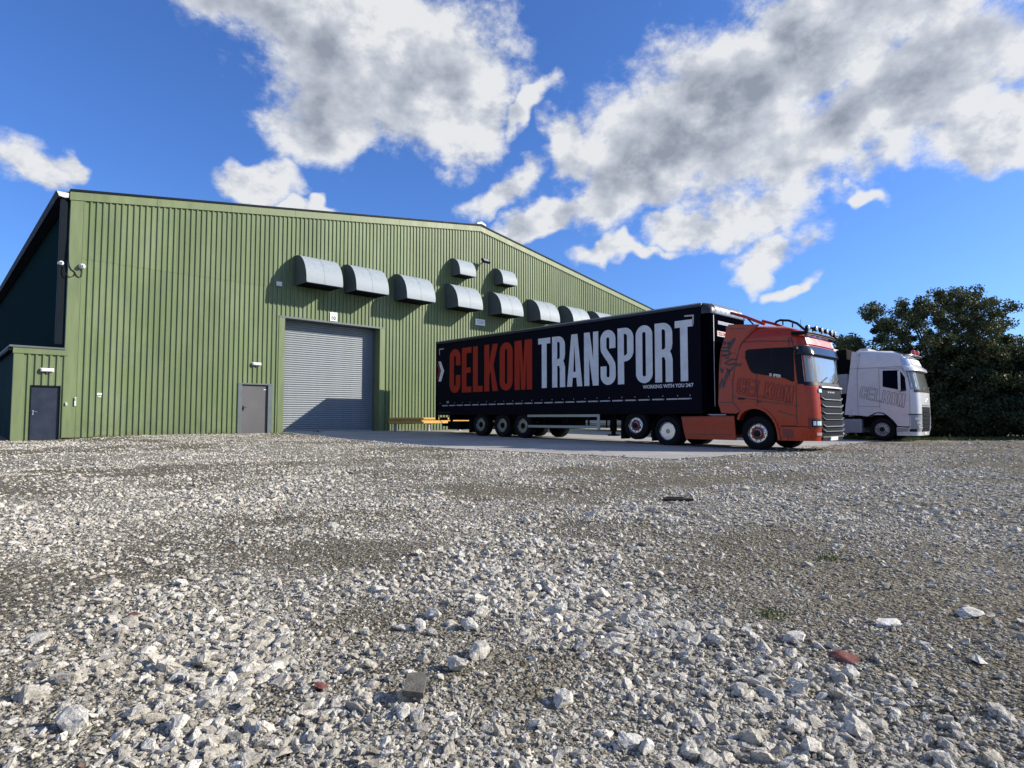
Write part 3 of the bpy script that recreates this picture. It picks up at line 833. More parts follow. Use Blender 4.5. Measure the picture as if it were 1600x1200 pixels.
# curved sheet-metal ventilation hoods
def build_hoods():
    def hood(x0, w, zt, h, pr, label, seam=True):
        o = thing('vent_hood', label, 'vent hood', (x0, YW - DEP, zt - h), 0, 'curved vent hoods on the gable wall')
        N = 14
        cur = [(0, h), (-.10 * pr, h)] + [(-.10 * pr - (pr - .10 * pr) * math.sin(a), (h - .06) * math.cos(a) + .06 if a < math.pi / 2 - 1e-6 else .06) for a in [math.pi / 2 * (k + 1) / N for k in range(N)]] + [(-pr, 0)]
        for a, b in (((0, .5), (.5, 1)) if seam else ((0, 1),)):
            mb = MB(); out = [[(w * f, y, z) for y, z in cur] for f in (a + .002, b - .002)]
            inn = [[(w * f, y * .975 if y else 0, z - .02) for y, z in cur] for f in (a + .002, b - .002)]
            mb.loft(out, False, False, False); mb.loft(inn, False, False, False); mb.build('curved_sheet', 'zinc', o, smooth=40)
        if seam:
            MB().loft([[(w * .5 + dx, y * 1.006, z + (.006 if y > -pr * .9 else 0)) for y, z in cur] for dx in (-.014, .014)], False, False, False).build('seam_strip', 'zinc', o, smooth=40)
        for xx in (.012, w - .03):
            MB().prism([(y, z - .012) for y, z in cur] + [(0, 0)], lambda a, b: (xx, a, b), lambda a, b: (xx + .018, a, b)).build('side_panel', 'zinc_shaded', o)
        MB().box(.0, w, -.02, -.002, h + .003, h + .04).build('wall_flange', 'zinc_shaded', o)
        MB().box(.032, w - .032, -pr + .03, -.004, .003, .013).build('underside_shade', 'chassis', o)  # dark sheet added across the open underside to stand for its shade
        for k in range(7):
            yy = -pr * (.12 + .12 * k)
            MB().box(.035, w - .035, yy - .05, yy + .03, .10 + .02 * (k % 2), .115 + .02 * (k % 2)).build('louvre_blade', 'chassis', o)
    ky = .9607
    xs = [12.36, 14.90, 17.82, 21.20, 24.50, 27.85, 31.06, 34.10]
    lab = ['large curved grey vent hood nearest the small box, leftmost of its row', 'second large curved vent hood from the left, above the number sign', 'third large curved vent hood, right of the shutter head',
           'fourth large curved vent hood, just left of the pale plaque', 'fifth large curved vent hood, just right of the pale plaque', 'sixth large curved vent hood, half hidden at its foot by the trailer roof',
           'seventh large curved vent hood, peeping over the black trailer', 'last large vent hood, only its top showing over the trailer']
    for x, l in zip(xs, lab):
        hood(x * ky, 1.76, 7.33 + CAM_Z, 1.37, 1.20, l)
    hood(21.62 * ky, 1.16, 8.82 + CAM_Z, .98, .85, 'small curved vent hood left of the floodlight, upper pair', False)
    hood(24.95 * ky, 1.16, 8.80 + CAM_Z, .98, .85, 'small curved vent hood right of the floodlight, upper pair', False)
build_hoods()

def build_wall_fittings():
    Yf = YW - DEP - .004
    # number sign over the shutter
    o = thing('number_sign', 'white square sign with number 10 above the roller shutter', 'sign', (13.62, Yf, 4.56 + CAM_Z))
    MB().box(0, .37, -.02, 0, 0, .42, .004).build('board', 'sign_white', o)
    mb, wd = text_mb('10', .25, lambda a, b: (.035 + a * 1.0, -.024, .06 + b), .010); mb.build('lettering', 'ink', o)
    mb = MB()
    for k in range(5):
        mb.box(.055 + .055 * k, .095 + .055 * k, -.0225, -.0205, .32, .36)
    mb.build('small_print', 'grey_ink', o)
    # plaque
    o = thing('plaque', 'pale plaque with faint print below the vent hoods', 'plaque', (22.58, Yf, 5.32 + CAM_Z))
    MB().box(0, .72, -.02, 0, 0, .36, .004).build('board', 'sign_white', o)
    mb = MB()
    for k, (a, b) in enumerate(((.10, .62), (.10, .66), (.12, .55))):
        mb.box(a, b, -.0235, -.021, .25 - .075 * k, .275 - .075 * k)
    mb.build('print_line', 'grey_ink', o)
    o = thing('junction_box', 'small white junction box on the wall left of the vent hoods', 'junction box', (11.02, Yf, 5.83 + CAM_Z))
    MB().box(0, .24, -.11, 0, 0, .19, .012).build('case', 'white_plastic', o)
    MB().box(.03, .21, -.116, -.108, .03, .16, .004).build('lid', 'white_plastic', o)
    for x, z, lb in ((2.86, 1.60, 'white bulkhead light above the navy lean-to door'), (10.06, 2.25, 'white bulkhead light above the grey personnel door')):
        o = thing('bulkhead_light', lb, 'wall light', (x, Yf, z + CAM_Z), 0, 'bulkhead lights over the doors')
        MB().box(0, .38, -.045, 0, 0, .13, .01).build('base', 'white_plastic', o)
        MB().box(.015, .365, -.12, -.046, .008, .122, .03).build('diffuser', 'white_plastic', o)
        MB().box(.17, .21, -.04, 0, -.05, -.003, .004).build('gland', 'galv', o)
    o = thing('floodlight', 'black square floodlight on the gable between the small hoods', 'floodlight', (22.95, Yf, 8.96 + CAM_Z))
    MB().tube([(0, 0, -.05), (-.02, -.12, -.05), (.0, -.34, .02)], .025).build('bracket', 'black_plastic', o)
    h = MB().box(-.26, .26, -.07, .07, -.16, .16, .02).build('lamp_head', 'black_plastic', o, loc=(.05, -.42, .06)); h.rotation_euler = (R(-42), 0, 0)
    g = MB().box(-.21, .21, -.076, -.071, -.11, .11, .002).build('lens', 'grey_panel', h)
    # corner cameras with their cable
    for x, y, z, lb in ((3.93, YW - .06, 5.46, 'white dome camera on the lit face of the warehouse corner'), (3.33, YW + .12, 5.50, 'white dome camera on the shaded side of the warehouse corner')):
        o = thing('dome_camera', lb, 'camera', (x, y, z + CAM_Z), 0, 'cameras at the warehouse corner')
        s = -1
        MB().lathe([(0, .03), (0, .10), (-.05, .105), (-.09, .085)], 16, 'Y').build('mount', 'white_plastic', o, smooth=40)
        MB().lathe([(-.092, .085), (-.13, .075), (-.16, .05), (-.175, .012)], 16, 'Y').build('dome', 'white_plastic', o, smooth=40)
        MB().lathe([(-.158, .030), (-.182, .026), (-.19, .008)], 12, 'Y').build('lens', 'black_plastic', o, smooth=40)
    z = CAM_Z
    yb = YW - .075
    MB().tube([(3.52, YW - .03, 6.4 + z), (3.53, yb, 5.6 + z), (3.56, yb, 5.42 + z), (3.62, yb, 5.30 + z), (3.70, yb, 5.25 + z), (3.74, yb, 5.20 + z), (3.78, yb, 5.10 + z), (3.86, yb, 5.05 + z), (3.92, yb, 5.09 + z), (3.94, yb, 5.25 + z), (3.92, yb, 5.38 + z)], .014, 6).build('cable', 'black_plastic')
    c = bpy.data.objects['cable']; tag(c, 'dark looping cable hanging below the corner cameras', 'cable')
    MB().tube([(3.74, yb - .003, 5.20 + z), (3.70, yb - .003, 5.08 + z), (3.60, yb - .003, 5.02 + z), (3.50, yb - .003, 5.06 + z), (3.42, YW - .05, 5.2 + z), (3.36, YW + .02, 5.42 + z)], .013, 6).build('cable_tail', 'black_plastic', c)
    o = thing('key_safe', 'small white upright box beside the lean-to door', 'wall box', (3.86, YW - .062, .43 + CAM_Z))
    MB().box(0, .05, -.04, 0, 0, .30, .006).build('case', 'white_plastic', o); MB().box(.01, .04, -.046, -.041, .18, .27).build('cover', 'grey_panel', o)
    o = thing('switch_box', 'tiny white switch beside the lean-to door frame', 'wall box', (3.60, YW - .062, .44 + CAM_Z))
    MB().box(0, .05, -.04, 0, 0, .10, .006).build('case', 'white_plastic', o); MB().box(.015, .035, -.046, -.041, .03, .07).build('rocker', 'grey_panel', o)
    o = thing('notice', 'small white notice stuck on the ribs right of the lean-to', 'notice', (4.54, Yf, .83 + CAM_Z))
    MB().box(0, .14, -.006, 0, .0, .08).build('card', 'sign_white', o); MB().box(.02, .13, -.006, 0, -.07, -.04).build('strip', 'sign_white', o)
build_wall_fittings()

def build_barrier():
    yb = 25.5; z0 = CAM_Z
    o = thing('crash_barrier', 'yellow W-beam crash barrier on posts in front of the green wall', 'barrier', (16.2, yb, float(base_z(18, yb))))
    zt = .02 + CAM_Z - o.location.z
    prof = [(-.02, 0), (-.085, -.03), (-.085, -.09), (-.015, -.135), (-.015, -.185), (-.085, -.23), (-.085, -.29), (-.02, -.32), (0, -.315), (-.06, -.285), (-.06, -.235), (.008, -.19), (.008, -.13), (-.06, -.085), (-.06, -.035), (0, -.005)]
    for a, b in ((0, 3.2), (3.2, 6.4)):
        MB().loft([[(x, p, zt + q) for p, q in prof] for x in (a + (.0 if a == 0 else -.1), b)]).build('beam', 'yellow_steel', o) if a == 0 else MB().loft([[(x, p - .004, zt + q) for p, q in prof] for x in (a - .15, b)]).build('beam', 'yellow_steel', o)
    for x in (.45, 2.45, 4.45, 6.1):
        MB().box(x - .05, x + .05, .012, .16, 0, zt - .03, .006).box(x - .14, x + .14, -.05, .22, 0, .015).build('post', 'galv', o)
build_barrier()


# ------------------------------------------------------------------ wheels
def make_wheel(parent, x, y, z, r, side, style, width=.30):
    """side -1: outer face looks to -x; tyre is the wheel, rim pieces are its children"""
    k = r / .5; ri = .292 * k
    prof = [(.05, ri - .03), (.012, ri), (.0, ri + .02), (-.006, ri + .08 * k), (.004, r - .05 * k), (.03, r - .012), (.06, r), (.105, r), (.11, r - .014), (.125, r - .014), (.13, r), (width - .13, r), (width - .125, r - .014), (width - .11, r - .014), (width - .105, r), (width - .06, r), (width - .03, r - .012), (width - .004, r - .05), (width, ri + .05), (width - .03, ri - .03)]
    key = ('tyre', round(r, 3), width)
    w = bpy.data.objects.new('wheel', MESH.get(key)) if key in MESH else None
    if w is None:
        w = MB().lathe(prof, 40, closed=True).build('wheel', 'rubber', parent, smooth=35); MESH[key] = w.data
    else:
        COL.objects.link(w); w.parent = parent
    w.location = (x, y, z); w.rotation_euler = (RNG.uniform(0, 6.28), 0, 0 if side < 0 else math.pi)
    def sub(nm, key, fn, m):
        key = (key, round(r, 3))
        if key in MESH:
            return link(nm, MESH[key], None, w)
        o = fn().build(nm, m, w, smooth=35); MESH[key] = o.data; return o
    def ring(n, rad, rr, x0, x1, seg=8):
        mb = MB()
        for i in range(n):
            a = 2 * math.pi * i / n
            mb.lathe([(x0, rr), (x1, rr * .8)], seg, 'X', (0, rad * math.cos(a), rad * math.sin(a)))
        return mb
    if style == 'steer':
        sub('rim', 'rim_s', lambda: MB().lathe([(.05, ri - .01), (.014, ri + .004), (.004, ri - .006), (.03, ri - .03), (.075, ri - .045), (.05, .205 * k), (.012, .165 * k), (.006, .12 * k), (.0, .10 * k), (.0, .01)], 40), 'chrome')
        sub('hand_hole', 'hole_s', lambda: ring(10, .222 * k, .019 * k, .049, .058), 'black_plastic')
        sub('nut_ring', 'nut_s' + style, lambda: ring(10, .158 * k, .016 * k, .015, -.022, 6), 'red_part')
        sub('cover_ring', 'cov_s', lambda: MB().lathe([(.010, .185 * k), (.000, .182 * k), (-.002, .112 * k), (.006, .108 * k)], 36, closed=True), 'red_part')
        sub('hub', 'hub_s', lambda: MB().lathe([(.004, .104 * k), (-.035, .098 * k), (-.045, .085 * k), (-.05, .02)], 28), 'black_plastic')
    elif style == 'drive':
        sub('rim', 'rim_d', lambda: MB().lathe([(.05, ri - .01), (.010, ri + .004), (.002, ri - .008), (.04, ri - .03), (.11, ri - .04), (.15, .20 * k), (.13, .12 * k)], 40), 'chrome')
        sub('hub', 'hub_d', lambda: MB().lathe([(.16, .105 * k), (.06, .09 * k), (.045, .075 * k), (.04, .02)], 28), 'galv')
        sub('nut_ring', 'nut_d', lambda: ring(10, .158 * k, .016 * k, .15, .095, 6), 'chrome')
    elif style == 'trailer':
        sub('rim', 'rim_t', lambda: MB().lathe([(.05, ri - .01), (.010, ri + .004), (.002, ri - .010), (.05, ri - .03), (.15, ri - .045), (.175, .21 * k), (.15, .17 * k), (.15, .13 * k)], 40), 'alloy')
        sub('hand_hole', 'hole_t', lambda: ring(10, .214 * k, .022 * k, .150, .180), 'black_plastic')
        sub('hub', 'hub_t', lambda: MB().lathe([(.12, .135 * k), (.05, .125 * k), (.02, .10 * k), (.012, .02)], 28), 'chassis')
        sub('nut_ring', 'nut_t', lambda: ring(10, .160 * k, .016 * k, .16, .115, 6), 'galv')
    else:  # plain steel wheel of the white truck
        sub('rim', 'rim_p', lambda: MB().lathe([(.05, ri - .01), (.014, ri + .004), (.004, ri - .006), (.03, ri - .03), (.075, ri - .045), (.05, .205 * k), (.012, .165 * k), (.006, .12 * k), (.0, .10 * k), (.0, .01)], 36), 'galv')
        sub('hand_hole', 'hole_p', lambda: ring(10, .222 * k, .021 * k, .049, .058), 'black_plastic')
        sub('nut_ring', 'nut_p', lambda: ring(10, .158 * k, .016 * k, .015, -.022, 6), 'chassis')
        sub('hub', 'hub_p', lambda: MB().lathe([(.004, .104 * k), (-.035, .098 * k), (-.05, .02)], 24), 'black_plastic')
    return w
MESH = {}


# ------------------------------------------------------------------ cab shell shared by the two lorries
class Cab:
    """levels: (z, front y, corner radius, side inset, bow); width W; ztop(y) the roof line; yb the back"""
    def __init__(s, levels, W, ztop, yb):
        s.l = np.array(levels, float); s.W = W; s.ztop = ztop; s.yb = yb
    def par(s, z):
        return [float(np.interp(z, s.l[:, 0], s.l[:, k])) for k in (1, 2, 3, 4)]
    def front(s, z, q, off=0.0):
        """point q in 0..1 along the front from the near corner to the far one, pushed out by off"""
        yf, rc, ins, bow = s.par(z); x0, x1 = ins, s.W - ins
        la = rc * math.pi / 2; ls = (x1 - x0) - 2 * rc; tot = 2 * la + ls; d = q * tot
        if d < la:
            a = d / rc; n = (-math.cos(a), -math.sin(a)); p = (x0 + rc + rc * n[0], yf + rc + rc * n[1])
        elif d > la + ls:
            a = (d - la - ls) / rc; n = (math.sin(a), -math.cos(a)); p = (x1 - rc + rc * n[0], yf + rc + rc * n[1])
        else:
            f = (d - la) / ls; p = (x0 + rc + f * ls, yf); n = (0, -1)
        cx = (p[0] - s.W / 2) / (s.W / 2)
        y = p[1] - bow * max(0.0, 1 - cx * cx)
        return (p[0] + n[0] * off, y + n[1] * off, z)
    def ring(s, z, yb=None, n=26):
        yb = s.yb if yb is None else yb
        yf, rc, ins, bow = s.par(z)
        fr = [s.front(z, k / n) for k in range(n + 1)]
        return [(ins, yb, z)] + fr + [(s.W - ins, yb, z)]
    def patch(s, zs, q0, q1, off, inner=-.005, n=14, zfun=None):
        mb = MB(); m = len(zs)
        def grid(o_):
            return [[s.front(z, q0 + (q1 - q0) * k / n, o_) for k in range(n + 1)] for z in zs]
        A, B = grid(off), grid(inner)
        va = [p for r_ in A for p in r_]; vb = [p for r_ in B for p in r_]; N = n + 1; o2 = len(va)
        fs = [(i * N + k, i * N + k + 1, (i + 1) * N + k + 1, (i + 1) * N + k) for i in range(m - 1) for k in range(n)]
        border = [(0, k) for k in range(N)] + [(i, n) for i in range(1, m)] + [(m - 1, k) for k in range(n - 1, -1, -1)] + [(i, 0) for i in range(m - 2, 0, -1)]
        bi = [i * N + k for i, k in border]
        fs += [(bi[i], bi[(i + 1) % len(bi)], o2 + bi[(i + 1) % len(bi)], o2 + bi[i]) for i in range(len(bi))]
        return mb.add(va + vb, fs)
    def shell(s, z0, zside, yb=None, zs=()):
        yb = s.yb if yb is None else yb
        rings = [s.ring(z, yb) for z in zs]
        # roof: rings that follow the roof line and draw in
        last = s.ring(zside, yb)
        cx, cy = s.W / 2, yb
        def inset(d, dz):
            out = []
            for (x, y, z) in last:
                vx = x - s.W / 2
                nx = s.W / 2 + vx * (1 - d / (s.W / 2)); ny = min(yb, y + d * 1.2) if y < yb - .01 else y
                out.append((nx, ny, s.ztop(ny) - dz))
            return out
        rings.append(last)
        for d, dz in ((.012, .12), (.045, .055), (.11, .018), (.25, .0)):
            rings.append(inset(d, dz))
        return MB().loft(rings)
def side_plate(poly, x0, x1):
    return MB().prism(poly, lambda a, b: (x0, a, b), lambda a, b: (x1, a, b))
def near(x):
    return lambda a, b: (x, a, b)

def sloped_word(word, p_tl, p_bl, p_br, p_tr, wid, tr):
    """map letters into the quadrilateral given by its four corners (y, z)"""
    n = len(word); gap = .16; cw = 1.0; tot = n * cw + (n - 1) * gap
    loops = []
    for k, ch in enumerate(word):
        for lp in letter(ch, cw, 2.1, tr):
            out = []
            for a, b in lp:
                f = (k * (cw + gap) + a) / tot; g = b / 2.1
                y = (1 - g) * ((1 - f) * p_bl[0] + f * p_br[0]) + g * ((1 - f) * p_tl[0] + f * p_tr[0])
                z = (1 - g) * ((1 - f) * p_bl[1] + f * p_br[1]) + g * ((1 - f) * p_tl[1] + f * p_tr[1])
                out.append((y, z))
            loops.append(out + [out[0]])
    return loops


# ------------------------------------------------------------------ orange tractor unit
OX, OY, OZ = 17.65, 8.01, CAM_Z - .95
def build_orange():
    T = thing('truck', 'orange tractor unit with roof lamp bar, hitched to the black trailer', 'truck', (OX, OY, OZ))
    W = 2.44
    lv = [(.30, -1.60, .36, .02, .04), (.60, -1.63, .38, .0, .05), (1.2, -1.62, .38, .0, .05), (1.80, -1.58, .36, .0, .05), (1.95, -1.52, .34, .0, .06),
          (2.5, -1.46, .32, .0, .06), (2.95, -1.40, .30, .0, .05), (3.30, -1.30, .30, .03, .04), (3.6, -1.15, .3, .05, .03)]
    zt = lambda y: float(np.interp(y, [-1.35, -1.26, -.99, -.57, -.12, .82], [3.40, 3.43, 3.53, 3.65, 3.72, 3.78]))
    c = Cab(lv, W, zt, .80)
    body = c.shell(1.40, 3.26, None, (1.40, 1.6, 1.80, 1.88, 1.95, 2.2, 2.5, 2.95, 3.1)).build('cab_body', 'orange_paint', T, smooth=32)
    # nose below the cab floor: front panel and bumper
    nose = Cab(lv, W, zt, -.86)
    MB().loft([nose.ring(z) for z in (.31, .34, .45, .62, .70)]).build('bumper', 'orange_paint', T, smooth=32)
    MB().loft([nose.ring(z) for z in (.715, .9, 1.1, 1.3, 1.398)]).build('front_panel', 'orange_paint', T, smooth=32)
    # side below the window line, with the wheel arch opening
    arch = [(.49, 1.14), (.40, 1.215), (.30, 1.26), (.17, 1.295), (.03, 1.30), (-.14, 1.26), (-.29, 1.18), (-.40, 1.08), (-.50, .96), (-.58, .82), (-.63, .66), (-.66, .5), (-.68, .31)]
    fen = side_plate([(.73, 1.398)] + arch + [(-.858, .31), (-.858, 1.398)], .002, .30).build('wing', 'orange_paint', T)
    side_plate([(.73, 1.398)] + arch + [(-.858, .31), (-.858, 1.398)], W - .30, W - .002).build('wing', 'orange_paint', T)
    lip = [(.60, .92)] + [(.55, 1.05)] + arch
    inn = [(a * .90 + .0, (b - .5) * .90 + .5 if b > .5 else b) for a, b in lip]
    for x0, x1 in ((-.035, .24), (W - .24, W + .035)):
        side_plate(lip + inn[::-1], x0, x1).build('arch_lip', 'orange_paint', T)
    side_plate([(-.69, .735), (-.86, .735), (-1.12, .735), (-1.12, .71), (-.69, .70)], -.004, .01).build('bumper_gap', 'black_plastic', T)
    side_plate([(-.74, .64), (-1.02, .62), (-1.02, .40), (-.74, .40)], -.004, .01).build('step', 'orange_dark', T)
    # windows
    win = [(.31, 2.94), (.24, 2.985), (-.5, 2.975), (-1.10, 2.95), (-1.10, 1.98), (-1.04, 1.97), (-.83, 2.08), (.05, 2.26), (.13, 2.31), (.20, 2.42), (.31, 2.73)]
    for x0, x1 in ((-.008, .01), (W - .01, W + .008)):
        side_plate(win, x0, x1).build('side_window', 'glass_dark', T)
    MB().box(-.012, -.009, -.50, -.47, 2.12, 2.97).build('window_pillar', 'black_plastic', T)
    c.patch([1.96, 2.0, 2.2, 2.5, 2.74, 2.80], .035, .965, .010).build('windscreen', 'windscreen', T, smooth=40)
    for q0, q1 in ((0.0, .06), (.94, 1.0)):
        c.patch([1.90, 2.2, 2.5, 2.9], q0, q1, .013, n=5).build('pillar_trim', 'glass_dark', T, smooth=40)
    c.patch([1.86, 1.90, 1.955], .05, .95, .014).build('scuttle', 'black_plastic', T, smooth=40)
    # wipers
    for q in (.30, .62):
        a, b = c.front(1.95, q, .03), c.front(2.12, q + .18, .03)
        MB().tube([a, b], .012, 6).build('wiper', 'black_plastic', T)
    # smoked sun visor standing off the screen
    mb = MB(); rings = []
    for z, o_ in ((2.72, .10), (2.74, .112), (2.86, .085), (2.97, .04), (2.955, .025), (2.86, .07), (2.725, .09)):
        rings.append([c.front(z, .01 + .98 * k / 22, o_) for k in range(23)])
    mb.loft(rings, False, False, False).build('sun_visor', 'visor_smoke', T, smooth=40)
    # sign box and roof lamp bar
    sgn = c.patch([3.03, 3.06, 3.2, 3.25], .13, .87, .035).build('roof_sign', 'sign_red', T, smooth=40)
    c.patch([3.07, 3.15, 3.22], .155, .20, .040, .036, 3).build('sign_badge', 'plate_white', sgn, smooth=40)
    c.patch([3.07, 3.15, 3.22], .80, .845, .040, .036, 3).build('sign_badge', 'plate_white', sgn, smooth=40)
    bar = MB()
    for x in (.10, W - .10):
        bar.tube([(x, -.55, 3.66), (x, -.60, 3.74), (x, -.70, 3.77), (x, -.95, 3.73), (x, -1.18, 3.62), (x, -1.36, 3.44), (x, -1.46, 3.36)], .034, 8)
        for y, z0 in ((-.78, 3.62), (-1.05, 3.52)):
            bar.tube([(x, y, z0), (x, y, z0 + .12)], .02, 6)
    bar.build('roof_rail', 'black_plastic', T, smooth=40)
    fb = [c.front(3.3, .02 + .96 * k / 16, .12) for k in range(17)]
    MB().tube([(x, y, 3.355) for x, y, z in fb], .036, 8).tube([(x, y, 3.30) for x, y, z in fb], .022, 8).build('lamp_bar', 'black_plastic', T, smooth=40)
    for k in range(6):
        p = c.front(3.3, .13 + .148 * k, .13)
        l = MB().lathe([(.03, .055), (-.045, .085), (-.06, .09)], 20, 'Y').build('spot_lamp', 'black_plastic', T, smooth=40, loc=(p[0], p[1], 3.485))
        MB().lathe([(-.058, .086), (-.075, .07), (-.082, .02)], 20, 'Y').build('lens', 'lamp_glass', l, smooth=40)
    MB().tube([(.30, -1.2, 3.45), (.30, -1.2, 3.75)], .006, 5).build('aerial', 'black_plastic', T)
    # grille: black slats with bright edges
    g = c.patch([.42, .6, .9, 1.3, 1.60, 1.84], .225, .80, .012).build('grille', 'grille_black', T, smooth=40)
    for k, z in enumerate((.56, .70, .90, 1.06, 1.26, 1.46)):
        tk = .022 if k != 2 else .012
        for q0, q1, dz0, dz1 in ((.285, .735, 0, 0), (.23, .282, .055, 0), (.738, .795, 0, .055)):
            mb = MB(); n = 8; rings = []
            for i in range(n + 1):
                q = q0 + (q1 - q0) * i / n; dz = dz0 + (dz1 - dz0) * i / n
                rings.append([c.front(z + dz + a, q, o_)[:2] + (z + dz + a,) for a, o_ in ((0, .014), (0, .055), (tk, .055), (tk, .014))])
            mb.loft(rings).build('grille_bar', 'silver', g)
        c.patch([z + .03, z + .10], .29, .73, .028, .012, 8).build('grille_slat', 'grille_black', g, smooth=40)
    mb = MB(); rings = [[c.front(z, .23 + .56 * i / 14, o_)[:2] + (z - .0,) for z, o_ in ((1.80, .014), (1.80, .08), (1.845, .07), (1.845, .014))] for i in range(15)]
    mb.loft(rings).build('bonnet_bar', 'silver', g)
    for k, (z, q) in enumerate(((1.66, .42), (1.66, .47), (1.66, .52), (1.66, .57))):
        c.patch([z, z + .045], q - .016, q + .016, .018, .012, 2).build('grille_letter', 'galv', g)
    for q0, q1 in ((.19, .245), (.79, .85)):
        c.patch([1.66, 1.72, 1.76], q0, q1, .03, n=4).build('marker_lamp', 'lamp_glass', T, smooth=40)
    # headlights
    for q0, q1 in ((.085, .215), (.82, .945)):
        h = c.patch([.66, .70, .9, .95], q0 - .02, q1 + .0, .012, n=8).build('headlight_surround', 'orange_dark', T, smooth=40)
        c.patch([.70, .74, .86, .90], q0 + .01, q1 - .006, .022, .011, 8).build('headlight', 'black_plastic', h, smooth=40)
        for a in (.02, .055, .085):
            c.patch([.74, .80, .86], q0 + a, q0 + a + .026, .030, .021, 3).build('lamp', 'lamp_glass', h, smooth=40)
    for q0, q1 in ((.14, .21), (.83, .90)):
        c.patch([.46, .50, .54], q0, q1, .016, n=4).build('fog_lamp', 'lamp_glass', T, smooth=40)
    c.patch([.32, .36, .40], .23, .80, .03).build('lower_grille', 'black_plastic', T, smooth=40)
    c.patch([.405, .43], .23, .80, .05).build('lower_lip', 'silver', T, smooth=40)
    pl = c.patch([.31, .36, .415], .40, .60, .062, n=6).build('number_plate', 'plate_white', T)
    # side fairing with the emblem
    fair = [(-.12, 3.70), (.82, 3.80), (.90, 3.57), (1.09, 3.02), (1.15, 2.51), (1.20, 1.38), (1.10, 1.10), (.64, 1.08), (.50, 1.145), (.735, 1.40), (.735, 2.11), (.46, 3.15)]
    for x0, x1 in ((-.006, .06), (W - .06, W + .006)):
        side_plate(fair, x0, x1).build('side_fairing', 'orange_paint', T)
    MB().box(.05, W - .05, .80, .95, 3.0, 3.74, .03).build('roof_deflector', 'orange_paint', T)
    seams = [[(-.12, 3.70), (.12, 3.55), (.46, 3.15), (.62, 2.6), (.715, 2.11), (.735, 1.42), (.50, 1.145)],
             [(.40, 3.22), (.0, 3.22), (-1.1, 3.12)], [(-.96, 3.24), (-.98, 2.98)], [(-.02, 2.26), (-.02, 1.32)], [(.72, 1.60), (-.30, 1.42), (-1.2, 1.28)],
             [(-1.14, 1.94), (-1.14, .75)], [(-.62, 1.16), (-1.14, .98)], [(-1.02, 3.26), (-1.1, 2.96)], [(.80, 3.66), (.30, 3.62)], [(1.15, 1.42), (.76, 1.42)]]
    strip_lines(seams, .020, near(-.0095)).build('panel_gap', 'ink', T)
    MB().box(-.03, -.010, .36, .56, 1.50, 1.545, .006).build('door_handle', 'black_plastic', T)
    word = sloped_word('CELKOM', (.53, 2.17), (.61, 1.69), (-1.02, 1.36), (-1.08, 1.83), 1, .30)
    strip_lines(word, .018, near(-.0125)).build('side_lettering', 'red_line', T)
    mb, wd = text_mb('10', .12, lambda a, b: (-.0125, -.02 - a * .9, 1.40 + b - a * .1), .004); mb.build('side_number', 'red_line', T)
    mb, wd = text_mb('SUPER', .115, lambda a, b: (-.0115, -.40 - a * 1.05, 2.165 + b - a * .20), .004); mb.build('window_lettering', 'plate_white', T)
    # griffin-head emblem, traced in the plane of the fairing
    def E(x, y):
        p = on_x(1120 + x / 8.0, 500 + y / 8.0, OX); return (p.y - OY, p.z - OZ)
    em = [[(140, 330), (150, 300), (180, 268), (200, 240), (232, 226), (228, 258), (200, 300), (172, 352), (160, 372), (146, 366)],
          [(95 + 20 * math.cos(i * .7), 290 + 20 * math.sin(i * .7)) for i in range(9)], [(150 + 22 * math.cos(i * .7), 292 + 22 * math.sin(i * .7)) for i in range(9)],
          [(62, 338), (150, 336), (150, 352), (62, 352)], [(58, 378), (150, 376), (168, 400), (172, 432), (158, 436), (140, 398), (58, 396)],
          [(66, 432), (150, 430), (158, 446), (70, 450)], [(95, 450), (108, 450), (118, 468), (146, 464), (150, 478), (120, 484), (102, 470)],
          [(98, 538), (140, 505), (190, 482), (250, 486), (246, 498), (190, 500), (150, 516), (122, 536), (150, 552), (200, 542), (240, 534), (264, 552), (318, 543), (288, 566), (250, 574), (205, 560), (150, 568), (112, 552)],
          [(118, 606), (150, 622), (185, 612), (200, 584), (212, 586), (198, 622), (165, 640), (152, 670), (160, 640), (132, 626)],
          [(134, 614), (162, 650), (158, 712), (136, 668), (130, 700), (142, 752), (116, 712), (112, 770), (98, 822), (74, 858), (72, 770), (50, 806), (36, 884), (34, 812), (70, 726), (82, 750), (88, 810), (100, 776), (104, 700), (120, 676), (126, 646)],
          [(36, 578), (60, 612), (74, 640), (80, 604), (88, 640), (70, 664), (44, 628)]]
    mb = MB()
    for pl_ in em: mb.poly([[E(*p) for p in pl_]], near(-.0128))
    ln = [[(168, 428), (190, 416), (225, 416), (250, 436), (258, 470), (248, 490)], [(62, 400), (56, 470), (48, 570)]]
    ln += [pl_ + [pl_[0]] for pl_ in em]
    b_ = strip_lines([[E(*p) for p in l_] for l_ in ln], .018, near(-.0136)); mb.add(b_.v, b_.f)
    mb.build('emblem', 'ink', T)
    # deflector bars from the roof to the trailer
    for x in (.12, W - .12):
        MB().tube([(x, -.25, 3.70), (x, -.05, 3.80), (x, .35, 4.0), (x, .80, 4.17)], .045, 8).build('deflector_bar', 'orange_paint', T, smooth=40)
        MB().tube([(x, .10, 3.74), (x, .30, 3.96)], .022, 6).build('deflector_stay', 'black_plastic', T)
    # camera arms
    for x, s in ((.0, -1), (W, 1)):
        MB().tube([(x, -1.16, 2.93), (x + s * .14, -1.24, 2.90), (x + s * .26, -1.25, 2.86)], .045, 8).build('camera_arm', 'black_plastic', T, smooth=40)
    # cab underside and inner arch
    MB().box(.30, W - .30, -.85, .95, .62, 1.38, .02).build('cab_floor', 'chassis', T)
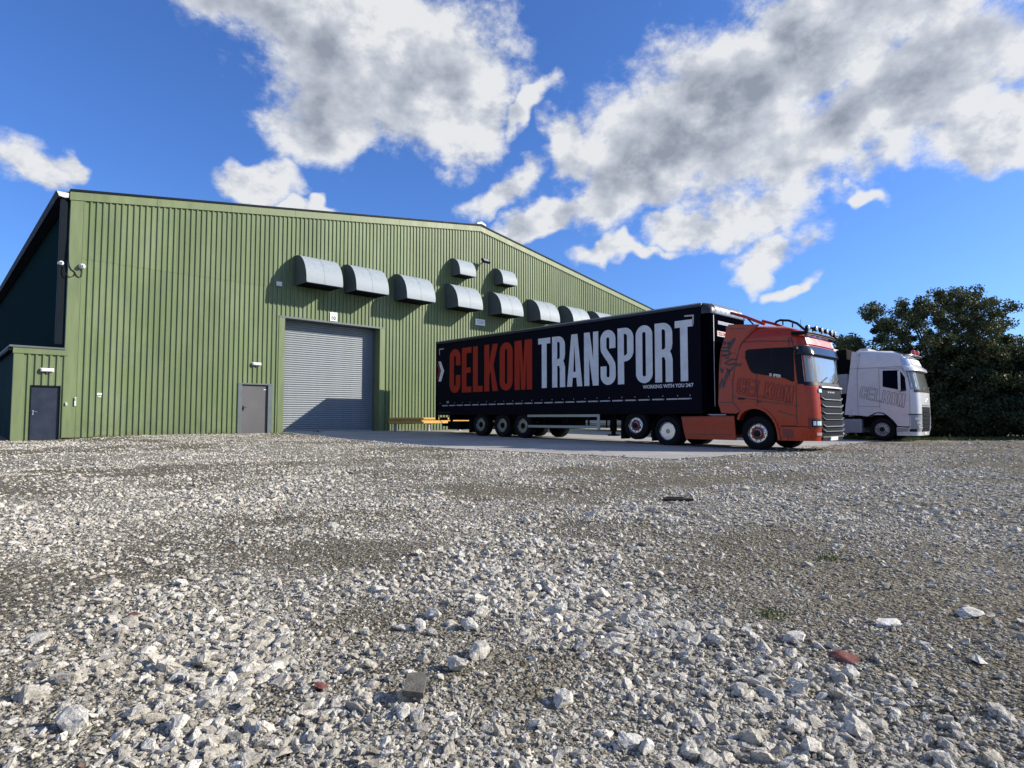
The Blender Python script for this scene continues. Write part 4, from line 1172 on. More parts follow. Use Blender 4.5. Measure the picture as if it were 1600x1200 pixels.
    for x0, x1 in ((.04, .30), (W - .30, W - .04)):
        MB().box(x0, x1, .60, .95, .95, 1.10).build('inner_arch', 'chassis', T)
    # chassis, skirts, guards, fifth wheel
    for x0, x1 in ((.72, .86), (W - .86, W - .72)):
        MB().box(x0, x1, -.9, 5.0, .72, .98, .01).build('frame_rail', 'chassis', T)
    MB().box(.30, W - .30, .98, 2.35, .42, .92, .04).build('fuel_tank', 'chassis', T)
    sk = [(.66, .28), (2.34, .28), (2.42, .60), (2.49, .99), (.70, 1.01)]
    for x0, x1 in ((.002, .05), (W - .05, W - .002)):
        side_plate(sk, x0, x1).build('side_skirt', 'orange_paint', T)
    strip_lines([[(.70, .44), (2.38, .44)], [(.70, .985), (2.47, .965)]], .02, near(-.0015)).build('skirt_trim', 'orange_dark', T)
    MB().box(.02, W - .02, .70, 2.50, 1.012, 1.03).build('deck_plate', 'chassis', T)
    for y, z in ((3.03, .50), (4.27, .69)):
        for xa, xb in ((.01, .58), (W - .58, W - .01)):
            n = 9; out = [(y + .60 * math.cos(R(15 + 150 * i / n)), z + .60 * math.sin(R(15 + 150 * i / n))) for i in range(n + 1)]
            inn = [(y + .565 * math.cos(R(15 + 150 * i / n)), z + .565 * math.sin(R(15 + 150 * i / n))) for i in range(n + 1)]
            side_plate(out + inn[::-1], xa, xb).build('mudguard', 'chassis', T)
    for xa, xb in ((.03, .55), (W - .55, W - .03)):
        MB().box(xa, xb, 4.86, 4.89, .22, .72).build('mud_flap', 'rubber', T)
        MB().box(xa, xb, 3.60, 3.63, .18, .62).build('mud_flap', 'rubber', T)
    MB().box(.75, W - .75, 3.2, 4.1, .99, 1.16, .03).build('fifth_wheel', 'chassis', T)
    MB().tube([(.5, 1.2, 1.04), (.7, 1.25, 1.35), (1.0, 1.4, 1.4), (1.2, 1.6, 1.2)], .02, 6).tube([(.55, 1.15, 1.04), (.8, 1.2, 1.5), (1.2, 1.5, 1.5)], .018, 6).build('air_hose', 'red_part', T)
    for side, x in ((-1, .02), (1, W - .02)):
        make_wheel(T, x, .0, .50, .50, side, 'steer', .31)
        make_wheel(T, x, 3.03, .515, .50, side, 'drive', .30)
        make_wheel(T, x + (-side) * .31, 3.03, .515, .50, side, 'trailer', .28)
        make_wheel(T, x, 4.27, .70, .49, side, 'steer', .30)
    for y, z in ((0, .5), (3.03, .515), (4.27, .70)):
        MB().tube([(.25, y, z), (W - .25, y, z)], .07, 10).build('axle', 'chassis', T)
build_orange()


# ------------------------------------------------------------------ black curtain-sided trailer
def build_trailer():
    T = thing('curtain_trailer', 'black curtain-sided trailer with red and white lettering behind the orange truck', 'trailer', (OX, OY, OZ))
    W = 2.50; Y0, Y1 = 1.75, 15.55; zb, zt = 1.18, 4.60
    # curtain: gentle vertical billow between the poles
    cur = MB(); ny, nz = 92, 2; vs = []
    zz = (zb + .02, zt - .12)
    def cx(y):
        return 0.0
    for j, z in enumerate(zz):
        for i in range(ny + 1):
            vs.append((cx(0), Y0 + (Y1 - Y0) * i / ny, z))
    cur.add(vs, [(i, i + 1, ny + 1 + i + 1, ny + 1 + i) for i in range(ny)])
    C = cur.build('curtain', 'curtain', T)
    MB().box(W - .01, W, Y0, Y1, zb + .02, zt - .12).build('curtain', 'curtain', T)
    MB().box(.03, W - .03, Y0 + .02, Y1 - .12, zb + .05, zt - .15).build('load_space', 'chassis', T)
    # roof, rails
    MB().box(.05, W - .05, Y0 + .02, Y1 - .02, zt - .10, zt - .012, .02).build('roof', 'white_body', T)
    for x0, x1 in ((-.022, .07), (W - .07, W + .022)):
        MB().box(x0, x1, Y0 - .02, Y1, zt - .125, zt, .012).build('top_rail', 'curtain_rail', T)
    MB().box(-.024, -.0225, Y0, Y1, zt - .035, zt - .015).build('rail_edge', 'silver', T)
    # side rave under the curtain
    for x0, x1 in ((-.004, .10), (W - .10, W + .004)):
        MB().box(x0, x1, Y0 - .04, Y1, zb - .10, zb + .018, .008).build('side_rave', 'chassis', T)
    MB().box(.1, W - .1, Y0, Y1 - .02, zb - .06, zb).build('floor_deck', 'chassis', T)
    # reflective strips with gaps, straps and buckles between them
    n = 24; st = (Y1 - .30 - (Y0 + .28)) / n
    mbs = MB(); mbs.box(-.006, -.002, -.40, .06, 0, .045); s0 = None; mbk = MB(); mbk.box(-.012, -.002, -.016, .016, .02, .065, .003).box(-.007, -.0025, -.010, .010, -.26, .02); b0 = None; mbu = MB(); mbu.box(-.016, -.0125, -.014, .014, .025, .06); u0 = None
    for k in range(n + 1):
        y = Y0 + .30 + st * k + (0 if k else .10)
        if k < n:
            z = 1.545 - .045 * (k / n)
            if s0 is None: s0 = mbs.build('reflective_strip', 'reflex', C, loc=(0, y + .36, z))
            else: link('reflective_strip', s0.data, None, C, (0, y + .36, z))
        if b0 is None:
            b0 = mbk.build('strap', 'curtain', C, loc=(0, y, 1.63)); u0 = mbu.build('buckle', 'reflex', C, loc=(0, y, 1.63))
        else:
            link('strap', b0.data, None, C, (0, y, 1.63 - .03 * k / n)); link('buckle', u0.data, None, C, (0, y, 1.63 - .03 * k / n))
    # the big words
    def word(txt, ya, yb, zlo, zhi, m, tf, gapf=.14):
        wide = {'M': 1.28, 'L': .82, 'E': .84, 'T': .98, 'K': 1.1, 'A': 1.12}
        ws = [wide.get(c, 1.0) for c in txt]; L = ya - yb; u = L / (sum(ws) + gapf * (len(txt) - 1)); y = ya
        for ch, w_ in zip(txt, ws):
            lw = w_ * u; mb = MB(); yy = y
            mb.poly(letter(ch, lw, zhi - zlo, u * tf), lambda a, b: (-.0045, yy - a, zlo + b)); mb.build('letter', m, C)
            y -= lw + gapf * u
    word('CELKOM', 14.58, 9.20, 2.10, 4.14, 'print_red', .41)
    word('TRANSPORT', 8.86, 2.02, 2.13, 4.11, 'print_white', .40)
    mb, wd = text_mb('WORKING WITH YOU 24/7', .165, lambda a, b: (-.0045, 3.93 - a * .98, 1.945 + b), .004)
    k = 1.90 / (wd * .98); mb.v = [(x, 3.93 - (3.93 - y) * k, z) for x, y, z in mb.v]; mb.build('small_lettering', 'print_white', C)
    # chevrons and corner marks
    def P2(u, v):
        p = on_x(u, v, OX); return (p.y - OY, p.z - OZ)
    f4 = lambda x, y: P2(660 + x / 4.706, 460 + y / 4.706)
    MB().poly([[f4(*p) for p in ((117, 494), (137, 494), (160, 562), (138, 640), (118, 640), (137, 562))]], near(-.0045)).build('chevron', 'print_white', C)
    MB().poly([[f4(*p) for p in ((109, 512), (117, 512), (131, 562), (117, 620), (109, 620), (121, 562))]], near(-.0045)).build('chevron', 'print_red', C)
    strip_lines([[f4(126, 445), f4(126, 405), f4(158, 399)]], .05, near(-.0045)).build('corner_mark', 'reflex', C)
    g5 = lambda x, y: P2(960 + x / 4.2105, 460 + y / 4.2105)
    strip_lines([[g5(460, 143), g5(518, 138), g5(517, 200)]], .05, near(-.0045)).build('corner_mark', 'reflex', C)
    mb = MB(); mb.poly([[f4(178, 785), f4(196, 785), f4(196, 798), f4(178, 798)]], near(-.0045)); mb.build('load_tag', 'grey_ink', C)
    # rear frame and doors
    for x0, x1 in ((-.012, .11), (W - .11, W + .012)):
        MB().box(x0, x1, Y1 + .002, Y1 + .10, zb - .34, zt - .01, .01).build('rear_post', 'chassis', T)
    for x0, x1 in ((.115, W / 2 - .01), (W / 2 + .01, W - .115)):
        d = MB().box(x0, x1, Y1 + .01, Y1 + .07, zb + .03, zt - .13, .008).build('rear_door', 'white_body', T)
        MB().tube([((x0 + x1) / 2, Y1 + .09, zb), ((x0 + x1) / 2, Y1 + .09, zt - .1)], .018, 6).build('lock_rod', 'galv', d)
    MB().box(-.01, W + .01, Y1 + .003, Y1 + .10, zt - .125, zt, .01).build('rear_header', 'chassis', T)
    # headboard with rounded corner post
    ring = lambda z: [(W, Y0 - .03, z), (W, Y0 - .12, z)] + [(W - .22 + .22 * math.sin(R(90 - a)), Y0 - .12 - .20 * math.cos(R(90 - a)), z) for a in (15, 30, 45, 60, 75, 90)] + [(.22 - .22 * math.sin(R(a)), Y0 - .12 - .20 * math.cos(R(a)), z) for a in (0, 15, 30, 45, 60, 75, 90)] + [(0, Y0 - .03, z)]
    H = MB().loft([ring(z) for z in (zb - .02, zt - .36)]).build('headboard', 'headboard_black', T, smooth=25)
    MB().box(.205, .235, Y0 - .332, Y0 - .318, 1.3, zt - .40, .004).build('white_strip', 'print_white', H)
    mb, wd = text_mb('CELKOM', .16, lambda a, b: (.49 + a * .8, Y0 - .3235, 3.585 + b), .008); mb.build('headboard_lettering', 'print_red', H)
    MB().box(.46, 1.0, Y0 - .3225, Y0 - .3215, 3.55, 3.72).build('headboard_panel', 'plate_white', H)
    MB().box(.50, 1.9, Y0 - .335, Y0 - .32, 3.93, 4.04, .006).build('headboard_rail', 'grey_panel', H)
    def hr(z, d):
        return [(x if .3 < x < W - .3 else (x + (d if x < 1 else -d)), y + (d * 1.6 if y < Y0 - .1 else 0), z) for x, y, z in ring(z)]
    MB().loft([hr(zt - .355, -.012), hr(zt - .20, -.015), hr(zt - .08, .03), hr(zt - .005, .10), hr(zt + .02, .17)]).build('front_header', 'curtain_rail', T, smooth=40)
    MB().loft([[(x, y, z) for y, z in ((Y0 - .345, zt - .33), (Y0 - .352, zt - .20), (Y0 - .31, zt - .09), (Y0 - .21, zt - .0), (Y0 - .20, zt - .02), (Y0 - .30, zt - .11), (Y0 - .335, zt - .20), (Y0 - .33, zt - .33))] for x in (.30, 1.2, 2.2)]).build('header_trim', 'alloy', T, smooth=50)
    # chassis
    for x0, x1 in ((.70, .84), (W - .84, W - .70)):
        MB().box(x0, x1, 3.0, Y1 - .05, .86, zb - .065, .01).build('chassis_beam', 'chassis', T)
    for y in (5.2, 6.6, 8.0, 9.4, 10.4, 14.6):
        MB().box(.12, W - .12, y - .05, y + .05, .95, zb - .065).build('cross_member', 'chassis', T)
    # side guards
    for x0, x1, xs in ((.0, .03, -1), (W - .03, W, 1)):
        gd = MB().box(x0, x1, 5.92, 9.48, .985, 1.085, .006).build('side_guard', 'silver', T)
        MB().box(x0, x1, 5.92, 9.45, .565, .665, .006).build('guard_rail', 'silver', gd)
        MB().box(x0 - .002, x1 + .002, 5.80, 5.915, .53, 1.09, .006).build('guard_end', 'silver', gd)
        for y in (6.35, 7.35, 8.6, 9.3):
            MB().box(x0 + .031 if xs < 0 else x0 - .05, x0 + .08 if xs < 0 else x0 - .002, y - .03, y + .03, .56, 1.1).build('guard_bracket', 'chassis', gd)
    # landing legs
    for x in (.42, W - .42):
        MB().box(x - .08, x + .08, 5.40, 5.60, .50, zb - .05, .01).box(x - .055, x + .055, 5.44, 5.56, .36, .50).box(x - .14, x + .14, 5.34, 5.66, .30, .36, .01).build('landing_leg', 'chassis', T)
    MB().tube([(.36, 5.5, .82), (.10, 5.5, .82), (.10, 5.5, .66)], .014, 6).tube([(.5, 5.5, .9), (W - .5, 5.5, .9)], .03, 8).build('winding_handle', 'galv', T)
    MB().box(.30, .75, 7.4, 7.9, .62, .92, .06).build('air_tank', 'chassis', T)
    MB().box(.18, .60, 4.45, 5.0, .72, 1.06, .02).build('locker', 'chassis', T)
    MB().box(.95, 1.55, 7.7, 9.4, .52, 1.1, .03).build('pallet_box', 'chassis', T)
    # axles and wheels
    for y in (9.80, 11.03, 12.42):
        gz = float(base_z(OX, OY + y)) + .012 - OZ; zc = gz + .495
        MB().tube([(.25, y, zc), (W - .25, y, zc)], .075, 10).build('axle', 'chassis', T)
        for side, x in ((-1, .02), (1, W - .02)):
            make_wheel(T, x, y, zc, .50, side, 'trailer', .37)
        for xa, xb in ((.02, .42), (W - .42, W - .02)):
            n_ = 9; out = [(y + .60 * math.cos(R(20 + 140 * i / n_)), zc + .57 * math.sin(R(20 + 140 * i / n_))) for i in range(n_ + 1)]
            inn = [(y + .58 * math.cos(R(20 + 140 * i / n_)), zc + .55 * math.sin(R(20 + 140 * i / n_))) for i in range(n_ + 1)]
            side_plate(out + inn[::-1], xa, xb).build('mudguard', 'chassis', T)
    for xa, xb in ((.02, .46), (W - .46, W - .02)):
        MB().box(xa, xb, 13.15, 13.18, .30, .95).build('mud_flap', 'rubber', T)
    # rear underrun bar, lamps
    MB().box(.05, W - .05, 15.10, 15.22, .56, .70, .01).build('underrun_bar', 'chassis', T)
    for x in (.5, W - .5):
        MB().box(x - .05, x + .05, 15.0, 15.10, .56, 1.12).build('underrun_bracket', 'chassis', T)
    for x0, x1 in ((.10, .55), (W - .55, W - .10)):
        MB().box(x0, x1, 15.40, 15.50, .84, .98, .01).build('tail_lamp', 'red_part', T)
    MB().tube([(.02, 15.35, .86), (.02, 15.18, .74), (.02, 15.15, .45), (.02, 14.9, .43)], .016, 6).build('guard_hoop', 'galv', T)
    MB().box(.15, W - .15, 14.0, 14.9, .42, .80, .02).build('pallet_rack', 'chassis', T)
build_trailer()


# ------------------------------------------------------------------ white tractor unit and reefer trailer
WX, WY, WS = 29.0, 7.82, .906
def build_white():
    gz = float(base_z(WX, WY)) + .012
    T = thing('truck', 'white tractor unit with red roof beacons, parked furthest right by the hedge', 'truck', (WX, WY, gz)); T.scale = (WS,) * 3
    W = 2.46
    lv = [(.25, -1.36, .34, .02, .05), (.6, -1.42, .38, .0, .06), (1.4, -1.44, .40, .0, .06), (2.3, -1.42, .40, .0, .07), (2.5, -1.38, .38, .0, .07), (3.3, -1.22, .36, .02, .06), (3.8, -1.02, .36, .05, .04), (4.1, -.75, .34, .06, .03)]
    zt = lambda y: float(np.interp(y, [-1.2, -1.07, -.68, -.25, .2, .78, 1.2], [3.74, 3.82, 4.06, 4.22, 4.26, 4.28, 4.28]))
    c = Cab(lv, W, zt, 1.0)
    c.shell(1.40, 3.62, None, (1.20, 1.4, 1.8, 2.3, 2.5, 2.9, 3.3)).build('cab_body', 'white_paint', T, smooth=32)
    nose = Cab(lv, W, zt, -.70)
    MB().loft([nose.ring(z) for z in (.26, .30, .42, .62, .66)]).build('bumper', 'white_paint', T, smooth=32)
    MB().loft([nose.ring(z) for z in (.68, .9, 1.198)]).build('front_panel', 'white_paint', T, smooth=32)
    arch = [(.49, 1.12), (.36, 1.20), (.22, 1.265), (.07, 1.275), (-.08, 1.24), (-.26, 1.10), (-.44, .91), (-.53, .79), (-.58, .68)]
    for x0, x1 in ((.002, .30), (W - .30, W - .002)):
        side_plate([(.99, 1.18), (.99, 1.30)] + [(-.699, 1.30), (-.699, .68)] + arch[::-1], x0, x1).build('wing', 'white_paint', T)
        side_plate([(-.60, .66), (-.698, .66), (-.698, .26), (-.60, .26)], x0, x1).build('bumper_end', 'white_paint', T)
    side_plate([(-.585, .60), (-1.05, .60), (-1.05, .46), (-.585, .40)], -.006, .01).build('step', 'grey_panel', T)
    strip_lines([[(.55, 1.12), (.36, 1.225), (.22, 1.29), (.07, 1.30), (-.08, 1.265), (-.27, 1.12), (-.46, .92), (-.56, .78), (-.62, .67), (-1.10, .64)]], .05, near(-.004)).build('arch_trim', 'black_plastic', T)
    win = [(-.10, 3.22), (-.12, 3.25), (-.78, 3.23), (-.98, 2.9), (-1.02, 2.34), (-.92, 2.30), (-.08, 2.50)]
    for x0, x1 in ((-.008, .01), (W - .01, W + .008)):
        side_plate(win, x0, x1).build('side_window', 'glass_dark', T)
    mh = MB().box(-.22, -.10, -.84, -.74, 2.28, 3.20, .035).build('mirror', 'white_paint', T, smooth=40)
    MB().box(-.21, -.11, -.735, -.728, 2.34, 3.14).build('mirror_glass', 'glass_dark', mh)
    MB().tube([(-.01, -1.0, 2.34), (-.14, -.80, 2.30)], .05, 8).build('mirror_arm', 'black_plastic', mh)
    MB().box(W + .10, W + .22, -.84, -.74, 2.28, 3.20, .035).build('mirror', 'white_paint', T, smooth=40)
    MB().tube([(W - .3, -1.4, 3.25), (W - .2, -1.62, 3.22), (W - .2, -1.62, 3.05)], .04, 8).build('front_mirror', 'black_plastic', T, smooth=40)
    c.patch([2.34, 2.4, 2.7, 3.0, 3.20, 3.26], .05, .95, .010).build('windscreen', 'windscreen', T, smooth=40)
    c.patch([2.22, 2.28, 2.335], .10, .90, .014).build('scuttle', 'black_plastic', T, smooth=40)
    for q in (.32, .60):
        MB().tube([c.front(2.33, q, .03), c.front(2.48, q + .2, .03)], .014, 6).build('wiper', 'black_plastic', T)
    mb = MB(); rings = []
    for z, o_ in ((3.18, .13), (3.20, .145), (3.32, .12), (3.42, .05), (3.40, .03), (3.32, .10), (3.185, .12)):
        rings.append([c.front(z, .03 + .94 * k / 20, o_) for k in range(21)])
    mb.loft(rings, False, False, False).build('sun_visor', 'white_paint', T, smooth=40)
    c.patch([3.50, 3.56, 3.72, 3.76], .22, .78, .03).build('roof_sign', 'plate_white', T, smooth=40)
    for q0, q1 in ((.04, .17), (.83, .96)):
        c.patch([3.46, 3.6, 3.78], q0, q1, .02, n=4).build('roof_lamp', 'lamp_glass', T, smooth=40)
    MB().tube([(x, y, 3.92) for x, y, z in [c.front(3.5, .05 + .9 * k / 12, .03) for k in range(13)]], .035, 8).tube([(.2, -1.0, 3.92), (.2, -.6, 4.10)], .03, 6).tube([(W - .2, -1.0, 3.92), (W - .2, -.6, 4.10)], .03, 6).build('lamp_bar', 'alloy', T, smooth=40)
    for x in (.62, 1.30):
        b = MB().lathe([(0, .07), (.03, .07)], 14, 'Z').build('beacon', 'black_plastic', T, loc=(x, -1.20, 3.955))
        MB().lathe([(.032, .085), (.14, .088), (.19, .07), (.21, .02)], 14, 'Z').build('beacon_lens', 'beacon_red', b, smooth=40)
    g = c.patch([.44, .8, 1.2, 1.50, 1.56], .27, .74, .012).build('grille', 'grille_black', T, smooth=40)
    for z in (.60, .78, .96, 1.14, 1.30):
        c.patch([z, z + .05], .31, .69, .03, .012, 8).build('grille_bar', 'curtain_rail', g)
    c.patch([1.62, 1.66], .30, .70, .03).build('grille_trim', 'grey_panel', T)
    mb = MB(); a, b2 = c.front(1.78, .42, .02), c.front(1.95, .56, .02)
    MB().tube([a, b2], .014, 6).build('badge_bar', 'grey_panel', T)
    for q0, q1 in ((.04, .235), (.765, .96)):
        h = c.patch([.46, .52, 1.10, 1.22], q0, q1, .012, n=8).build('headlight_surround', 'grey_panel', T, smooth=40)
        for k, z in enumerate((.58, .78, .96)):
            a = q0 + .05 + .025 * (2 - k) if q0 < .5 else q0 + .06
            c.patch([z, z + .06, z + .12], a, a + .075, .024, .011, 4).build('lamp', 'lamp_glass', h, smooth=40)
        c.patch([1.20, 1.24], q0 - .03, q1, .02, n=6).build('headlight_brow', 'black_plastic', h)
    c.patch([.44, .50, .56], .02, .12, .016, n=5).build('fog_lamp', 'black_plastic', T, smooth=40)
    c.patch([.30, .36, .40], .42, .58, .02, n=5).build('number_plate', 'plate_white', T)
    # fairing behind the cab
    fair = [(.80, 4.13), (1.18, 4.22), (1.30, 3.3), (1.45, 2.2), (1.58, 1.21), (.985, 1.18), (.985, 4.0)]
    for x0, x1 in ((-.004, .06), (W - .06, W + .004)):
        side_plate(fair, x0, x1).build('side_fairing', 'white_paint', T)
    MB().box(.3, W - .3, .55, .98, 4.22, 4.36, .05).build('roof_deflector', 'white_paint', T)
    strip_lines([[(.84, 4.14), (.985, 3.2), (.985, 1.2)], [(1.30, 3.40), (-1.05, 3.40)], [(.985, 1.62), (.06, 1.58)], [(.06, 3.38), (.06, 1.50)], [(-1.13, 2.34), (-1.14, 1.3), (-1.10, .70)], [(.02, 3.34), (-.86, 3.33), (-1.08, 2.9)]], .016, near(-.0075)).build('panel_gap', 'grey_line', T)
    word = sloped_word('CELKOM', (.82, 2.58), (.91, 2.02), (-.90, 1.53), (-.99, 2.11), 1, .30)
    strip_lines(word, .022, near(-.0095)).build('side_lettering', 'grey_line', T)
    MB().box(.30, W - .30, -.69, .95, .62, 1.19, .02).build('cab_floor', 'chassis', T)
    for x0, x1 in ((.72, .86), (W - .86, W - .72)):
        MB().box(x0, x1, -.9, 5.0, .72, .98, .01).build('frame_rail', 'chassis', T)
    for x0, x1 in ((.02, .55), (W - .55, W - .02)):
        MB().box(x0, x1, .86, 1.72, .35, 1.01, .05).build('fuel_tank', 'grey_panel', T)
    MB().box(.05, W - .05, .60, 3.9, 1.03, 1.14).build('deck_plate', 'chassis', T)
    MB().box(.06, .6, 1.76, 3.2, .40, .98, .03).build('battery_box', 'chassis', T)
    for side, x in ((-1, .02), (1, W - .02)):
        make_wheel(T, x, 0, .53, .53, side, 'plain', .31)
        make_wheel(T, x, 3.8, .53, .53, side, 'plain', .31)
    for y in (0, 3.8):
        MB().tube([(.25, y, .53), (W - .25, y, .53)], .07, 10).build('axle', 'chassis', T)
    # reefer trailer
    Q = thing('reefer_trailer', 'white box trailer with a refrigeration unit, mostly hidden behind the orange truck', 'trailer', (WX, WY, gz)); Q.scale = (WS,) * 3
    Y0, Y1 = 2.0, 17.8
    MB().box(0, 2.55, Y0, Y1, 1.10, 4.44, .03).build('body', 'white_body', Q)
    for x0, x1 in ((-.012, .10), (2.45, 2.562)):
        MB().box(x0, x1, Y0 - .012, Y0 + .10, 1.08, 4.46, .01).build('corner_post', 'pvc_pale', Q)
        MB().box(x0, x1, Y0 + .12, Y1, 1.02, 1.14, .01).build('side_rail', 'galv', Q)
    f = MB().box(.35, 2.25, Y0 - .48, Y0 - .015, 3.22, 4.40, .06).build('fridge_unit', 'chassis', Q)
    MB().box(.36, 2.24, Y0 - .50, Y0 - .015, 2.22, 3.21, .08).build('fridge_cowl', 'fridge_grey', f, smooth=40)
    MB().box(.45, 2.15, Y0 - .44, Y0 - .015, 1.30, 2.21, .05).build('fridge_base', 'chassis', f)
    for x0, x1 in ((.0, .04), (2.51, 2.55)):
        MB().box(x0, x1, 5.0, 17.6, .38, 1.0, .01).build('side_skirt', 'white_body', Q)
        MB().box(x0 - .003, x1 + .003, 5.0, 17.6, .64, .70).build('skirt_trim', 'grey_panel', Q)
    for x0, x1 in ((.72, .86), (1.69, 1.83)):
        MB().box(x0, x1, 3.0, Y1 - .1, .80, 1.015).build('chassis_beam', 'chassis', Q)
    for y in (11.7, 13.0, 14.3):
        g2 = (float(base_z(WX, WY + y * WS)) + .012 - gz) / WS
        MB().tube([(.25, y, g2 + .5), (2.3, y, g2 + .5)], .07, 8).build('axle', 'chassis', Q)
        for side, x in ((-1, .02), (1, 2.53)):
            make_wheel(Q, x, y, g2 + .5, .50, side, 'trailer', .37)
    for x in (.45, 2.1):
        g2 = (float(base_z(WX, WY + 5.0)) + .012 - gz) / WS
        MB().box(x - .07, x + .07, 4.6, 4.75, g2 + .3, 1.0).build('landing_leg', 'chassis', Q)
build_white()


# ------------------------------------------------------------------ trees and hedge
def leaves(name, m, parent, centers, rad, n_per, size, flat=1.0, seed=0):
    rng = np.random.default_rng(seed)
    C = np.repeat(np.array(centers), n_per, 0); RR = np.repeat(np.array(rad), n_per)
    n = len(C); d = rng.normal(size=(n, 3)); d /= np.linalg.norm(d, axis=1)[:, None]
    p = C + d * (RR * rng.uniform(0, 1, n) ** .45)[:, None] * np.array([1, 1, flat])
    a = rng.normal(size=(n, 3)); a /= np.linalg.norm(a, axis=1)[:, None]
    b = np.cross(a, rng.normal(size=(n, 3))); b /= np.linalg.norm(b, axis=1)[:, None]
    s = (size * rng.uniform(.55, 1.35, n))[:, None]
    v = np.stack([p - a * s, p + b * s * .52 + a * s * .1, p + a * s, p - b * s * .52 + a * s * .1], 1).reshape(-1, 3)
    me = bpy.data.meshes.new(name); me.vertices.add(n * 4); me.vertices.foreach_set('co', v.ravel())
    me.loops.add(n * 4); me.loops.foreach_set('vertex_index', np.arange(n * 4)); me.polygons.add(n)
    me.polygons.foreach_set('loop_start', np.arange(n) * 4); me.polygons.foreach_set('loop_total', np.full(n, 4)); me.update()
    return link(name, me, m, parent)
def tree(name, label, cat, x, y, h, rw, seed, m='leaf_oak', n_cl=150, n_per=170, size=.12, low=.22, group=None, trunk=.22, clr=.62, k=.80):
    h *= k; rw *= k; size *= k; clr *= k; trunk *= k
    rng = np.random.default_rng(seed); z0 = float(base_z(x, y))
    T = thing(name, label, cat, (x, y, z0), 0, group)
    tr = MB(); top = Vector((rng.normal(0, .2), rng.normal(0, .2), h * .62))
    tr.tube([(0, 0, -.2), (.03, .0, h * .12), (top.x * .4, top.y * .4, h * .3), top], trunk, 9, trunk * .35)
    tr.build('trunk', 'bark', T, smooth=60)
    cs = []; rs = []
    zc = h * (1 + low) / 2; rz = h * (1 - low) / 2
    lobes = [(rng.normal(size=3)) for _ in range(9)]; lobes = [l / np.linalg.norm(l) for l in lobes]
    for k in range(n_cl):
        d = rng.normal(size=3); d /= np.linalg.norm(d)
        bump = 1 + .16 * max(d @ l for l in lobes) - .10 + rng.normal(0, .05)
        r = bump * (rng.uniform(.25, 1) ** .5)
        taper = 1.0 - .06 * max(0, d[2])
        cs.append((d[0] * rw * r * taper, d[1] * rw * r * taper, zc + d[2] * rz * r * .93)); rs.append(clr * rng.uniform(.55, 1.25))
    br = MB()
    for k in rng.choice(n_cl, min(n_cl, 34), replace=False):
        c = Vector(cs[k]); a = Vector((0, 0, max(h * .16, min(c.z * .55, h * .55))))
        a.x = top.x * a.z / (h * .62); a.y = top.y * a.z / (h * .62)
        mid = a.lerp(c, .5) + Vector((0, 0, .15 * rw * .3)); br.tube([a, mid, c], trunk * .32, 5, .015)
    br.build('limbs', 'bark', T, smooth=60)
    leaves('crown', m, T, cs, rs, n_per, size, .8, seed)
    return T
def at_depth(u, ax):
    f = Vector((math.sin(_a), math.cos(_a))); r = Vector((math.cos(_a), -math.sin(_a)))
    p = f * ax + r * ((u - 800) / _f * ax); return p.x, p.y
